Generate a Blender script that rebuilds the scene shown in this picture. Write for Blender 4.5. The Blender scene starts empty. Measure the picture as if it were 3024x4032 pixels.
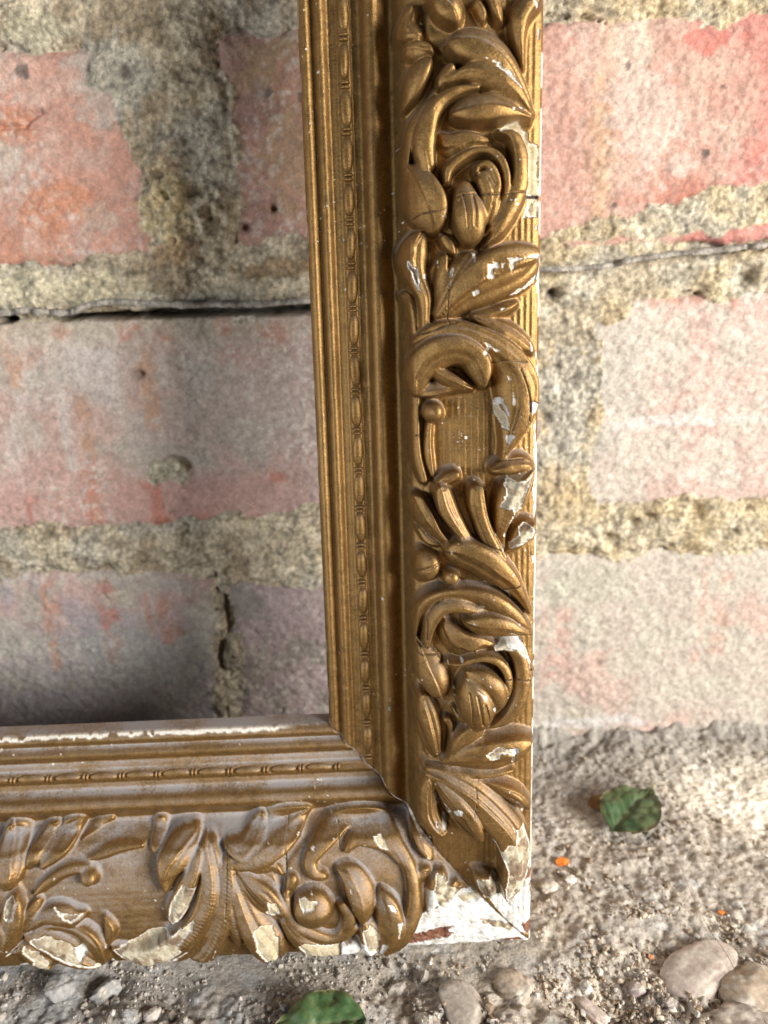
import bpy, math, random
import numpy as np
from mathutils import Matrix, Vector
random.seed(7)
RNG = np.random.default_rng(11)
MM = 0.001

# ------------------------------------------------------------------ camera solve
FPX, CX, CY = 3028.0, 1512.0, 2016.0            # focal length and centre, in pixels of the 3024 x 4032 picture
ROLL, PITCH = math.radians(2.06), math.radians(18.98)
W1, W2 = 60.0, 65.2                             # widths of the side and the bottom rail, mm
HI, HO = 5.0, 27.0                              # height of sight edge and of outer edge above the frame's back, mm
RV = np.array([0.208476624, -0.0315411867, -0.0304312049])
T = np.array([44.1599935, 126.736444, 263.420683])

def rotm(w):
    th = np.linalg.norm(w); k = w / th
    K = np.array([[0, -k[2], k[1]], [k[2], 0, -k[0]], [-k[1], k[0], 0]])
    return np.eye(3) + math.sin(th) * K + (1 - math.cos(th)) * K @ K

R = rotm(RV) @ np.diag([1., -1., -1.])          # frame axes in camera space (x right, y down, z forward)
right = np.array([math.cos(ROLL), -math.sin(ROLL), 0])
down = np.array([math.sin(ROLL), math.cos(ROLL), 0])
fwd = np.array([0, 0, 1.])
up = -down * math.cos(PITCH) - fwd * math.sin(PITCH)
inw = np.cross(up, right)
C2W = np.array([right, inw, up])
GZ = T @ up                                     # ground passes under the frame's back lower edge
CAM = np.array([0, 0, -GZ])
def ray(x, y): return np.array([(x - CX) / FPX, (y - CY) / FPX, 1.0])
def P2G(x, y, z=0.0):
    d = C2W @ ray(x, y); return CAM + d * ((z - CAM[2]) / d[2])
WALL = P2G(2600, 2900)[1]
def P2W(x, y, off=0.0):
    d = C2W @ ray(x, y); q = CAM + d * ((WALL - off) / d[1]); return q[0], q[2]
def P2F(x, y, h):
    Fm = np.linalg.inv(R); o = -Fm @ T; d = Fm @ ray(x, y)
    q = o + d * ((h - o[2]) / d[2]); return q[0], q[1]

sc = bpy.context.scene
cam_d = bpy.data.cameras.new('camera'); cam = bpy.data.objects.new('camera', cam_d)
sc.collection.objects.link(cam); sc.camera = cam
cam_d.sensor_fit = 'HORIZONTAL'; cam_d.sensor_width = 36.0; cam_d.lens = 36.0 * FPX / 3024.0
cam_d.clip_start = 0.01; cam_d.clip_end = 200
rx, ry, rz = C2W @ np.array([1, 0, 0.]), C2W @ np.array([0, -1., 0]), C2W @ np.array([0, 0, -1.])
cam.matrix_world = Matrix([[rx[i], ry[i], rz[i], CAM[i] * MM] for i in range(3)] + [[0, 0, 0, 1]])
cam_d.dof.use_dof = True
cam_d.dof.focus_distance = 0.207
cam_d.dof.aperture_fstop = 17.0

# ------------------------------------------------------------------ light
world = bpy.data.worlds.new('World'); sc.world = world; world.use_nodes = True
bg = world.node_tree.nodes['Background']
bg.inputs[0].default_value = (0.72, 0.84, 1.0, 1); bg.inputs[1].default_value = 0.05
def area(name, loc, target, size, size_y, power, col):
    l = bpy.data.lights.new(name, 'AREA'); l.shape = 'RECTANGLE'; l.size = size; l.size_y = size_y
    l.energy = power; l.color = col
    o = bpy.data.objects.new(name, l); sc.collection.objects.link(o)
    o.location = loc
    o.rotation_euler = (Vector(target) - Vector(loc)).to_track_quat('-Z', 'Y').to_euler()
    return o
area('daylight_right', (0.84, -0.44, 0.36), (0.05, 0.2, 0.06), 0.5, 0.34, 25.5, (1.0, 0.965, 0.91))
area('daylight_left', (-0.85, -0.25, 0.16), (0.0, 0.2, 0.06), 0.7, 0.24, 4.6, (0.93, 0.97, 1.0))
sp = bpy.data.lights.new('sun_gleam', 'SPOT'); sp.energy = 26; sp.spot_size = math.radians(5.2); sp.spot_blend = .35; sp.shadow_soft_size = .012; sp.color = (1.0, .93, .78)
spo = bpy.data.objects.new('sun_gleam', sp); sc.collection.objects.link(spo); _t = P2G(3055, 3150) * MM
spo.location = (_t[0] + .42, _t[1] - .22, .36); spo.rotation_euler = (Vector(_t) - spo.location).to_track_quat('-Z', 'Y').to_euler()   # the sunlit spot by the right edge
sc.view_settings.view_transform = 'Standard'; sc.view_settings.look = 'None'
sc.view_settings.exposure = 0.16; sc.view_settings.gamma = 1.0; sc.view_settings.use_curve_mapping = False
sc.render.engine = 'CYCLES'
sc.cycles.use_denoising = True
sc.cycles.max_bounces = 8

# ------------------------------------------------------------------ helpers
def hashgrid(ix, iy, seed):
    n = (ix.astype(np.int64) * 374761393 + iy.astype(np.int64) * 668265263 + seed * 974634777) & 0x7fffffff
    n = ((n ^ (n >> 13)) * 1274126177) & 0x7fffffff
    return ((n ^ (n >> 16)) & 0xffff) / 65535.0
def vnoise(x, y, seed=0):
    ix, iy = np.floor(x), np.floor(y); fx, fy = x - ix, y - iy
    fx = fx * fx * fx * (fx * (fx * 6 - 15) + 10); fy = fy * fy * fy * (fy * (fy * 6 - 15) + 10)
    a = hashgrid(ix, iy, seed); b = hashgrid(ix + 1, iy, seed)
    c = hashgrid(ix, iy + 1, seed); d = hashgrid(ix + 1, iy + 1, seed)
    return (a * (1 - fx) + b * fx) * (1 - fy) + (c * (1 - fx) + d * fx) * fy
def fbm(x, y, scale, octv=4, seed=0, gain=0.5):
    s = np.zeros_like(x, dtype=float); a = 1.0; tot = 0; f = 1.0 / scale; cr, sr = math.cos(.6), math.sin(.6)
    for k in range(octv):
        xx, yy = (x * cr - y * sr), (x * sr + y * cr)
        s += a * vnoise(x * f + 17.3 * k + .37 * yy * 0, y * f - 9.1 * k, seed + k * 31); tot += a; a *= gain; f *= 2.03
        x, y = xx, yy
    return s / tot
def worley(x, y, scale, seed=0):
    x = x / scale; y = y / scale; ix, iy = np.floor(x), np.floor(y); d = np.full(x.shape, 9.0)
    for a in (-1, 0, 1):
        for b in (-1, 0, 1):
            jx = ix + a + hashgrid(ix + a, iy + b, seed); jy = iy + b + hashgrid(ix + a, iy + b, seed + 77)
            d = np.minimum(d, (x - jx) ** 2 + (y - jy) ** 2)
    return np.sqrt(d)
def blur(A, n):
    k = np.exp(-np.linspace(-2.2, 2.2, 2 * n + 1) ** 2); k /= k.sum()
    for ax_ in (0, 1):
        P = np.pad(A, [(n, n) if i == ax_ else (0, 0) for i in (0, 1)], mode='edge'); B = np.zeros_like(A)
        for i, w in enumerate(k): B += w * (P[i:i + A.shape[0], :] if ax_ == 0 else P[:, i:i + A.shape[1]])
        A = B
    return A
def sstep(a, b, x):
    t = np.clip((x - a) / (b - a), 0, 1); return t * t * (3 - 2 * t)
def mixc(c, col, m):
    return c * (1 - m[..., None]) + np.array(col) * m[..., None]
def catmull(pts, n=8, closed=False):
    p = np.array(pts, float); m = len(p); out = []
    if m == 2 and not closed:
        return np.array([p[0] + (p[1] - p[0]) * k / n for k in range(n + 1)])
    rng = range(m) if closed else range(m - 1)
    for i in rng:
        if closed: a, b, c, d = p[(i - 1) % m], p[i], p[(i + 1) % m], p[(i + 2) % m]
        else: a, b, c, d = p[max(i - 1, 0)], p[i], p[i + 1], p[min(i + 2, m - 1)]
        for k in range(n):
            t = k / n
            out.append(.5 * (2 * b + (c - a) * t + (2 * a - 5 * b + 4 * c - d) * t * t + (3 * b - a - 3 * c + d) * t ** 3))
    if not closed: out.append(p[-1])
    return np.array(out)
def poly_sd(X, Y, poly):
    """signed distance, positive inside"""
    d2 = np.full(X.shape, 1e18); ins = np.zeros(X.shape, bool); n = len(poly)
    for i in range(n):
        ax, ay = poly[i]; bx, by = poly[(i + 1) % n]
        ex, ey = bx - ax, by - ay; L = ex * ex + ey * ey + 1e-12
        t = np.clip(((X - ax) * ex + (Y - ay) * ey) / L, 0, 1)
        d2 = np.minimum(d2, (X - ax - t * ex) ** 2 + (Y - ay - t * ey) ** 2)
        cnd = ((ay > Y) != (by > Y)) & (X < (bx - ax) * (Y - ay) / ((by - ay) if by != ay else 1e-12) + ax)
        ins ^= cnd
    return np.where(ins, 1, -1) * np.sqrt(d2)
def line_d(X, Y, pts):
    d2 = np.full(X.shape, 1e18)
    for i in range(len(pts) - 1):
        ax, ay = pts[i][:2]; bx, by = pts[i + 1][:2]; ex, ey = bx - ax, by - ay; L = ex * ex + ey * ey + 1e-12
        t = np.clip(((X - ax) * ex + (Y - ay) * ey) / L, 0, 1)
        d2 = np.minimum(d2, (X - ax - t * ex) ** 2 + (Y - ay - t * ey) ** 2)
    return np.sqrt(d2)

def mesh_np(name, V, Fq, attrs=None, normals=None, mat=None, smooth=True):
    me = bpy.data.meshes.new(name)
    V = np.asarray(V, np.float32); Fq = np.asarray(Fq, np.int32); k = Fq.shape[1]
    me.vertices.add(len(V)); me.vertices.foreach_set('co', V.ravel())
    me.loops.add(Fq.size); me.loops.foreach_set('vertex_index', Fq.ravel())
    me.polygons.add(len(Fq)); me.polygons.foreach_set('loop_start', np.arange(0, Fq.size, k, dtype=np.int32))
    me.polygons.foreach_set('loop_total', np.full(len(Fq), k, np.int32))
    me.update(calc_edges=True)
    me.polygons.foreach_set('use_smooth', np.full(len(Fq), smooth))
    for nm, a in (attrs or {}).items():
        if a.ndim == 2:
            at = me.attributes.new(nm, 'FLOAT_COLOR', 'POINT')
            at.data.foreach_set('color', np.c_[a, np.ones(len(a))].astype(np.float32).ravel())
        else:
            at = me.attributes.new(nm, 'FLOAT', 'POINT'); at.data.foreach_set('value', a.astype(np.float32))
    if normals is not None:
        me.normals_split_custom_set_from_vertices(normals.astype(np.float32).tolist())
    if mat: me.materials.append(mat)
    return me
def obj(name, me, parent=None, **props):
    o = bpy.data.objects.new(name, me); sc.collection.objects.link(o)
    if parent: o.parent = parent
    for k, v in props.items(): o[k] = v
    return o
def grid_faces(nr, nc):
    i = np.arange(nr * nc).reshape(nr, nc)
    return np.stack([i[:-1, :-1], i[:-1, 1:], i[1:, 1:], i[1:, :-1]], -1).reshape(-1, 4)
def grid_normals(P):
    du = np.gradient(P, axis=1); dv = np.gradient(P, axis=0)
    n = np.cross(du, dv); return n / (np.linalg.norm(n, axis=-1, keepdims=True) + 1e-12)
def submesh(name, V, N, Fq, attrs, mat, skirt=None):
    idx = np.unique(Fq); rm = np.full(len(V), -1, np.int64); rm[idx] = np.arange(len(idx))
    f = rm[Fq]; v = V[idx]; n = N[idx]; at = {k: a[idx] for k, a in attrs.items()}
    if skirt is not None:
        e = np.concatenate([f[:, [0, 1]], f[:, [1, 2]], f[:, [2, 3]], f[:, [3, 0]]])
        key = np.sort(e, 1); key = key[:, 0] * (len(v) + 1) + key[:, 1]
        u, inv, cnt = np.unique(key, return_inverse=True, return_counts=True)
        be = e[cnt[inv] == 1]; bv = np.unique(be); m2 = np.full(len(v), -1, np.int64); m2[bv] = len(v) + np.arange(len(bv))
        f = np.concatenate([f, np.stack([be[:, 1], be[:, 0], m2[be[:, 0]], m2[be[:, 1]]], 1)])
        v = np.concatenate([v, v[bv] + np.array(skirt)]); n = np.concatenate([n, n[bv]])
        at = {k: np.concatenate([a, a[bv]]) for k, a in at.items()}
    return mesh_np(name, v, f, at, n, mat)

def new_mat(name):
    m = bpy.data.materials.new(name); m.use_nodes = True; nt = m.node_tree
    return m, nt, nt.nodes['Principled BSDF']
def nd(nt, typ, **kw):
    n = nt.nodes.new(typ)
    for k, v in kw.items():
        if k.startswith('i_'): n.inputs[k[2:].replace('_', ' ')].default_value = v
        else: setattr(n, k, v)
    return n
def noise(nt, scale, detail=4, rough=.6, coord='Object'):
    tc = nd(nt, 'ShaderNodeTexCoord'); n = nd(nt, 'ShaderNodeTexNoise')
    n.inputs['Scale'].default_value = scale; n.inputs['Detail'].default_value = detail; n.inputs['Roughness'].default_value = rough
    nt.links.new(tc.outputs[coord], n.inputs['Vector']); return n.outputs['Fac']
def ramp(nt, fac, a, b, ca=(0, 0, 0, 1), cb=(1, 1, 1, 1)):
    r = nd(nt, 'ShaderNodeValToRGB'); e = r.color_ramp.elements
    e[0].position, e[1].position = a, b; e[0].color, e[1].color = ca, cb
    nt.links.new(fac, r.inputs[0]); return r.outputs[0]
def mix(nt, fac, a, b, mode='MIX'):
    m = nd(nt, 'ShaderNodeMix', data_type='RGBA', blend_type=mode)
    for s, v in ((0, fac), (6, a), (7, b)):
        if isinstance(v, (int, float)): m.inputs[s].default_value = v
        elif isinstance(v, tuple): m.inputs[s].default_value = v
        else: nt.links.new(v, m.inputs[s])
    return m.outputs[2]
def mth(nt, op, a, b=None):
    m = nd(nt, 'ShaderNodeMath', operation=op)
    for s, v in ((0, a), (1, b)):
        if v is None: continue
        if isinstance(v, (int, float)): m.inputs[s].default_value = v
        else: nt.links.new(v, m.inputs[s])
    return m.outputs[0]
def attr(nt, name): return nd(nt, 'ShaderNodeAttribute', attribute_name=name)
def bump(nt, bsdf, h, strength, dist):
    b = nd(nt, 'ShaderNodeBump'); b.inputs['Strength'].default_value = strength; b.inputs['Distance'].default_value = dist
    nt.links.new(h, b.inputs['Height']); nt.links.new(b.outputs[0], bsdf.inputs['Normal']); return b

# ------------------------------------------------------------------ materials
def masonry_material(name, fine=900, var=.35, rough=.95, bstr=.6, bdist=.0006):
    m, nt, b = new_mat(name)
    c = attr(nt, 'col').outputs['Color']
    n1 = noise(nt, fine, 6, .7); n2 = noise(nt, fine * .22, 5, .65)
    k = mix(nt, 1.0, ramp(nt, n1, .28, .72, (1 - var,) * 3 + (1,), (1 + var,) * 3 + (1,)),
            ramp(nt, n2, .3, .7, (1 - var * .5,) * 3 + (1,), (1 + var * .4,) * 3 + (1,)), 'MULTIPLY')
    nt.links.new(mix(nt, 1.0, c, k, 'MULTIPLY'), b.inputs['Base Color'])
    b.inputs['Roughness'].default_value = rough; b.inputs['Specular IOR Level'].default_value = .2
    bump(nt, b, mth(nt, 'ADD', n1, mth(nt, 'MULTIPLY', n2, 1.5)), bstr, bdist)
    return m
M_BRICK = masonry_material('old_brick', 1000, .30, .92, .6, .0005)
M_MORTAR = masonry_material('lime_mortar', 700, .55, 1.0, .9, .0010)
M_GROUND = masonry_material('dusty_ground', 1000, .42, 1.0, .8, .0008)
M_STONE = masonry_material('pebble_stone', 700, .3, .75, .4, .0003)

def gilt_material():
    m, nt, b = new_mat('aged_gilding')
    gilt = attr(nt, 'gilt').outputs['Fac']; bare = attr(nt, 'col').outputs['Color']; wear = attr(nt, 'wear').outputs['Fac']
    n_f = noise(nt, 3200, 3, .7); n_m = noise(nt, 420, 5, .65); n_l = noise(nt, 70, 4, .6); n_x = noise(nt, 1500, 4, .6)
    gold = mix(nt, ramp(nt, n_m, .35, .68), (.122, .060, .019, 1), (.275, .153, .050, 1))
    gold = mix(nt, ramp(nt, n_l, .4, .7), gold, (.155, .076, .022, 1))
    gold = mix(nt, mth(nt, 'MULTIPLY', ramp(nt, noise(nt, 130, 6, .7), .52, .66), .7), gold, (.075, .040, .016, 1))
    gold = mix(nt, mth(nt, 'MULTIPLY', ramp(nt, noise(nt, 210, 5, .7), .60, .72), .45), gold, (.20, .075, .022, 1))
    gold = mix(nt, ramp(nt, n_f, .35, .85), gold, (.42, .27, .10, 1))
    # dust lying on faces that look up
    geo = nd(nt, 'ShaderNodeNewGeometry'); sep = nd(nt, 'ShaderNodeSeparateXYZ'); nt.links.new(geo.outputs['Normal'], sep.inputs[0])
    upf = ramp(nt, sep.outputs['Z'], .14, .58)
    dustn = ramp(nt, mth(nt, 'ADD', mth(nt, 'MULTIPLY', n_l, .6), mth(nt, 'MULTIPLY', n_x, .4)), .42, .57)
    lodge = attr(nt, 'dust').outputs['Fac']
    dust = mth(nt, 'MULTIPLY', mth(nt, 'MULTIPLY', upf, mth(nt, 'ADD', mth(nt, 'MULTIPLY', dustn, .7), .3)), mth(nt, 'ADD', mth(nt, 'MULTIPLY', lodge, 1.0), .06))
    gold = mix(nt, dust, gold, (.285, .265, .26, 1))
    speck = ramp(nt, noise(nt, 2300, 2, .5), .77, .80)
    gold = mix(nt, mth(nt, 'MULTIPLY', speck, .25), gold, (.6, .56, .46, 1))
    bn = ramp(nt, n_x, .3, .7, (.72,) * 3 + (1,), (1.12,) * 3 + (1,))
    barec = mix(nt, 1.0, bare, bn, 'MULTIPLY')
    nt.links.new(mix(nt, gilt, barec, gold), b.inputs['Base Color'])
    met = mth(nt, 'MULTIPLY', gilt, mth(nt, 'SUBTRACT', .82, mth(nt, 'MULTIPLY', dust, .95)))
    nt.links.new(met, b.inputs['Metallic'])
    rg = mth(nt, 'ADD', .385, mth(nt, 'MULTIPLY', n_m, .22)); rg = mth(nt, 'ADD', rg, mth(nt, 'MULTIPLY', dust, .4))
    rr = nd(nt, 'ShaderNodeMix', data_type='FLOAT'); nt.links.new(gilt, rr.inputs[0]); rr.inputs[2].default_value = .85; nt.links.new(rg, rr.inputs[3])
    nt.links.new(rr.outputs[0], b.inputs['Roughness'])
    bump(nt, b, mth(nt, 'ADD', mth(nt, 'MULTIPLY', n_f, .5), mth(nt, 'ADD', n_x, mth(nt, 'MULTIPLY', n_m, 1.0))), .4, .00024)
    return m
M_GILT = gilt_material()
def simple_mat(name, c1, c2, scale, rough=.7, spec=.3, bs=.3, bd=.0004):
    m, nt, b = new_mat(name); n = noise(nt, scale, 5, .65)
    nt.links.new(ramp(nt, n, .3, .7, c1 + (1,), c2 + (1,)), b.inputs['Base Color'])
    b.inputs['Roughness'].default_value = rough; b.inputs['Specular IOR Level'].default_value = spec
    bump(nt, b, n, bs, bd); return m


# ------------------------------------------------------------------ brick wall
def wpoly(pts): return [P2W(x, y) for x, y in pts]
wx = np.arange(-232, 232.1, .72); wz = np.arange(-14, 322, .72)
X, Z = np.meshgrid(wx, wz)
warp = (fbm(X, Z, 14, 4, 5) - .5) * 5.0; warp2 = (fbm(X, Z, 9, 4, 55) - .5) * 4.0
def px(x): return P2W(x, 1650)[0]
zB1, zB0 = P2W(300, 1250)[1], P2W(300, 2080)[1]
zC1 = P2W(300, 2255)[1]
zA0, zA1 = P2W(300, 1035)[1], P2W(300, 190)[1]
BRICKS = [  # x0, x1, z0, z1
    (px(-1700), P2W(560, 600)[0], zA0, zA1), (P2W(900, 600)[0], P2W(900, 600)[0] + 238, zA0 - 1, zA1 + 3),
    (px(-260), px(2205), zB0, zB1), (px(2290), px(2290) + 236, zB0 + 1, zB1),
    (px(-1600), P2W(868, 2500)[0], -8, zC1), (P2W(905, 2500)[0], P2W(905, 2500)[0] + 236, -8, zC1),
    (px(-900), px(1450), zA1 + 18, zA1 + 96), (px(1540), px(1540) + 236, zA1 + 20, zA1 + 97)]
LBL = np.full(X.shape, -1); SD = np.full(X.shape, -1e9)
for k, (a, b, c, d) in enumerate(BRICKS):
    qx = np.abs(X + warp * .6 - (a + b) / 2) - (b - a) / 2 + 3; qz = np.abs(Z + warp2 * .8 - (c + d) / 2) - (d - c) / 2 + 3
    s = -(np.hypot(np.maximum(qx, 0), np.maximum(qz, 0)) + np.minimum(np.maximum(qx, qz), 0) - 3)
    LBL = np.where(s > 0, k, LBL); SD = np.maximum(SD, s)
# lime smears that run over the brick faces
smears = [
    [(0, 0), (720, -40), (700, 120), (690, 300), (780, 370), (900, 440), (940, 640), (960, 780), (930, 880), (960, 1000), (600, 1060), (570, 900), (530, 700), (470, 480), (450, 350), (350, 330), (360, 215), (180, 165), (0, 160)],
    [(2130, 1000), (2540, 1120), (2480, 1230), (2340, 1280), (2300, 1420), (2200, 1500), (2130, 1500)],
    [(2130, 880), (2300, 870), (2480, 830), (2700, 800), (2900, 730), (3100, 700), (3100, 900), (2130, 980)],
    [(0, 2085), (700, 2075), (900, 2000), (1000, 2060), (1300, 1980), (1300, 2330), (960, 2290), (900, 2330), (760, 2260), (0, 2240)],
    [(2100, 1880), (2290, 1880), (2340, 2010), (2500, 2020), (2700, 1995), (3100, 1990), (3100, 2170), (2100, 2190)],
    [(2110, 1200), (2330, 1180), (2380, 1500), (2330, 1850), (2300, 2050), (2110, 2050)], [(840, 2500), (960, 2480), (960, 2900), (830, 2900)],
    [(880, 940), (1300, 930), (1300, 1100), (860, 1100)]]
SM = np.full(X.shape, -1e9)
for s in smears: SM = np.maximum(SM, poly_sd(X, Z, wpoly(s)))
SM = SM + (fbm(X, Z, 11, 5, 91) - .5) * 9
SM = np.maximum(SM, (fbm(X, Z, 16, 5, 93) - .5) * 13 - SD * .9)          # lime left along the arrises
smear = SM > 0
rough = fbm(X, Z, 5.5, 5, 21, .6) - .5; rough2 = fbm(X, Z, 22, 4, 22) - .5; fine = fbm(X, Z, 1.9, 3, 24) - .5
wl1 = worley(X + rough * 3, Z + rough2 * 6, 3.6, 71); wl2 = worley(X, Z, 1.9, 73); crumb = (.55 - wl1) * 1.3 * sstep(.4, .6, fbm(X, Z, 18, 3, 75)) + (.5 - wl2) * .6
Hb = -2.2 * np.exp(-np.clip(SD, 0, 50) / 1.6) + rough2 * 2.0 + rough * .9 + fine * .65 + (fbm(X, Z, 1.45, 2, 29) - .5) * .5
pit = fbm(X, Z, 4.2, 2, 41); Hb -= sstep(.84, .95, pit) * .5
Hm = -3.0 + rough * 4.2 + rough2 * 3.2 + fine * .9 + crumb
Hs = np.maximum(Hb, -1) + .2 + rough * 2.0 + rough2 * 1.4 + fine * .8 + crumb * .45 + np.clip(SM, 0, 8) * .10
H = np.where(LBL >= 0, Hb, Hm)
sm_b = smear & (LBL >= 0)
H = np.where(smear, np.where(LBL >= 0, Hs, np.maximum(Hm, -1.6 + rough * 3.6 + rough2 * 2.6 + crumb * .8 + np.clip(SM, 0, 6) * .35)), H)
LBL = np.where(sm_b, -1, LBL)
# lump of lime on the middle course, bulge in the perpend, deep holes and cracks
def wblob(x, y, rxp, ryp, h):
    cx, cz = P2W(x, y); a = rxp / 10.3; b = ryp / 10.3
    q = ((X - cx + warp * .8) / a) ** 2 + ((Z - cz + warp2 * .8) / b) ** 2
    return np.where(q < 1, h * np.sqrt(np.clip(1 - q, 0, 1)), 0)
lump = (wblob(682, 1852, 82, 66, 2.6) + wblob(620, 1880, 40, 40, 1.2) + wblob(700, 1830, 40, 30, 1.0)) * (.8 + rough * 2.2)
bulge = (wblob(640, 800, 80, 170, 2.6) + wblob(660, 690, 60, 120, 2.2) + wblob(700, 900, 60, 80, 2.0) + wblob(830, 830, 70, 110, 2.4)) * (.8 + rough * 3)
H += lump + bulge; LBL = np.where(lump > .6, -1, LBL)
hole = np.zeros_like(X)
for x, y, r in ((965, 895, 20), (550, 1475, 22), (1075, 820, 16), (2750, 2010, 40), (2180, 1150, 26), (2500, 2065, 34), (2560, 2040, 26), (2950, 1090, 40), (2400, 2120, 30)):
    cx, cz = P2W(x, y); hole = np.maximum(hole, np.exp(-(((X - cx) ** 2 + ((Z - cz) * 1.4) ** 2) / (r / 10.3) ** 2)))
gap_l = line_d(X, Z, wpoly([(0, 1262), (60, 1256)])) ; gap_l = np.minimum(gap_l, line_d(X, Z, wpoly([(225, 1250), (600, 1236), (900, 1226), (1350, 1212)])))
gapm = sstep(2.0, 1.1, gap_l + (fbm(X, Z, 7, 3, 8) - .5) * 1.6 + .9 * sstep(-40, -110, X))
jt = line_d(X, Z, wpoly([(866, 2270), (884, 2360), (905, 2450), (880, 2560), (895, 2640)])); jm = sstep(3.0, 1.0, jt + rough * 6) * sstep(.36, .52, fbm(X, Z, 9, 3, 77))
H -= hole * 5 + gapm * 15 + jm * 3.5
LBL = np.where((gapm > .5) | (jm > .5), -1, LBL)
c1 = line_d(X, Z, wpoly([(415, 2275), (400, 2330), (430, 2370)])); H -= 1.2 * np.exp(-(c1 / .5) ** 2)
for pts in ([(0, 500), (95, 500), (110, 470), (160, 440)], [(2500, 2060), (2560, 2035), (2680, 2030)], [(2640, 2120), (2760, 2100), (2900, 2090)]):
    H -= 2.2 * np.exp(-(line_d(X, Z, wpoly(pts)) / .9) ** 2)
H = np.where(Z < 0, H - 3, H)

# colour: old brick, limewash, stains, and shade painted in beside the frame
n1, n2, n3 = fbm(X, Z, 30, 5, 101), fbm(X, Z, 12, 5, 103), fbm(X, Z, 4, 5, 107)
streak = fbm(X * 1.0, Z * .16, 7, 4, 111); streak2 = fbm(X, Z * .12, 3.5, 3, 117)
def colset(c): return np.ones(X.shape + (3,)) * np.array(c)
u0 = lambda pxx: P2W(pxx, 1500)[0]
col = colset((.47, .24, .185))
cA = colset((.53, .275, .21)); cA = mixc(cA, (.52, .23, .14), sstep(.5, .7, n1) * .6); cA = mixc(cA, (.56, .40, .34), sstep(.48, .68, n2) * .6)
cA2 = colset((.42, .23, .18)); cA2 = mixc(cA2, (.36, .235, .135), sstep(.45, .65, n1)); cA2 = mixc(cA2, (.27, .15, .13), sstep(.5, .62, n2) * .6)
cAr = colset((.54, .30, .24)); cAr = mixc(cAr, (.60, .42, .34), sstep(.45, .65, n2) * .7); cAr = mixc(cAr, (.60, .20, .17), sstep(P2W(2780, 300)[0], P2W(3000, 300)[0], X + (n1 - .5) * 60) * .75)
cAr = mixc(cAr, (.60, .40, .24), np.exp(-((X - P2W(2375, 500)[0] + warp) / 3.6) ** 2) * .7)
cA2 = cA2 * 1.0; cA2 = cA2 * (1 - sstep(30, 60, X)[..., None]) + cAr * sstep(30, 60, X)[..., None]
cB = colset((.47, .385, .345)); cB = mixc(cB, (.50, .33, .285), sstep(.5, .66, n1) * .8); cB = mixc(cB, (.43, .40, .34), sstep(.45, .65, n2) * .6); cB = mixc(cB, (.57, .53, .50), sstep(.55, .72, streak) * .55)
lowB = sstep(zB0 + 34, zB0 + 12, Z + (n2 - .5) * 22); cB = mixc(cB, (.53, .29, .25), lowB * .7)
hiB = sstep(zB1 - 16, zB1 - 4, Z + (n2 - .5) * 14); cB = mixc(cB, (.44, .39, .29), hiB * .7)
cB = mixc(cB, (.33, .24, .22), sstep(u0(900), u0(1250), X + (n1 - .5) * 25) * .55)  # frame's shadow painted into the brick colour, darker towards the side rail
cBr = colset((.55, .485, .42)); cBr = mixc(cBr, (.60, .42, .37), sstep(u0(2500), u0(2700), X + (n2 - .5) * 50) * sstep(.4, .6, n2) * .85); cBr = mixc(cBr, (.66, .62, .55), sstep(.5, .66, n3) * .5)
cC = colset((.40, .36, .36)); topC = sstep(zC1 - 32, zC1 - 12, Z + (n2 - .5) * 16); cC = mixc(cC, (.50, .33, .29), topC * .85)
cC = mixc(cC, (.40, .39, .335), sstep(.5, .68, n2) * .7); cC = mixc(cC, (.35, .33, .38), sstep(.52, .66, n1) * .5)
cC2 = colset((.33, .255, .26)); cC2 = mixc(cC2, (.24, .21, .19), sstep(.5, .65, n2)); cCr = colset((.53, .47, .41)); cCr = mixc(cCr, (.58, .41, .35), sstep(.52, .68, n1) * .8); cCr = mixc(cCr, (.53, .51, .43), sstep(.5, .64, n2) * .7)
w = sstep(20, 60, X)[..., None]; cC2 = cC2 * (1 - w) + cCr * w
for k, c in enumerate((cA, cA2, cB, cBr, cC, cC2, cA, cAr)): col = np.where((LBL == k)[..., None], c, col)
isb = LBL >= 0
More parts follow.
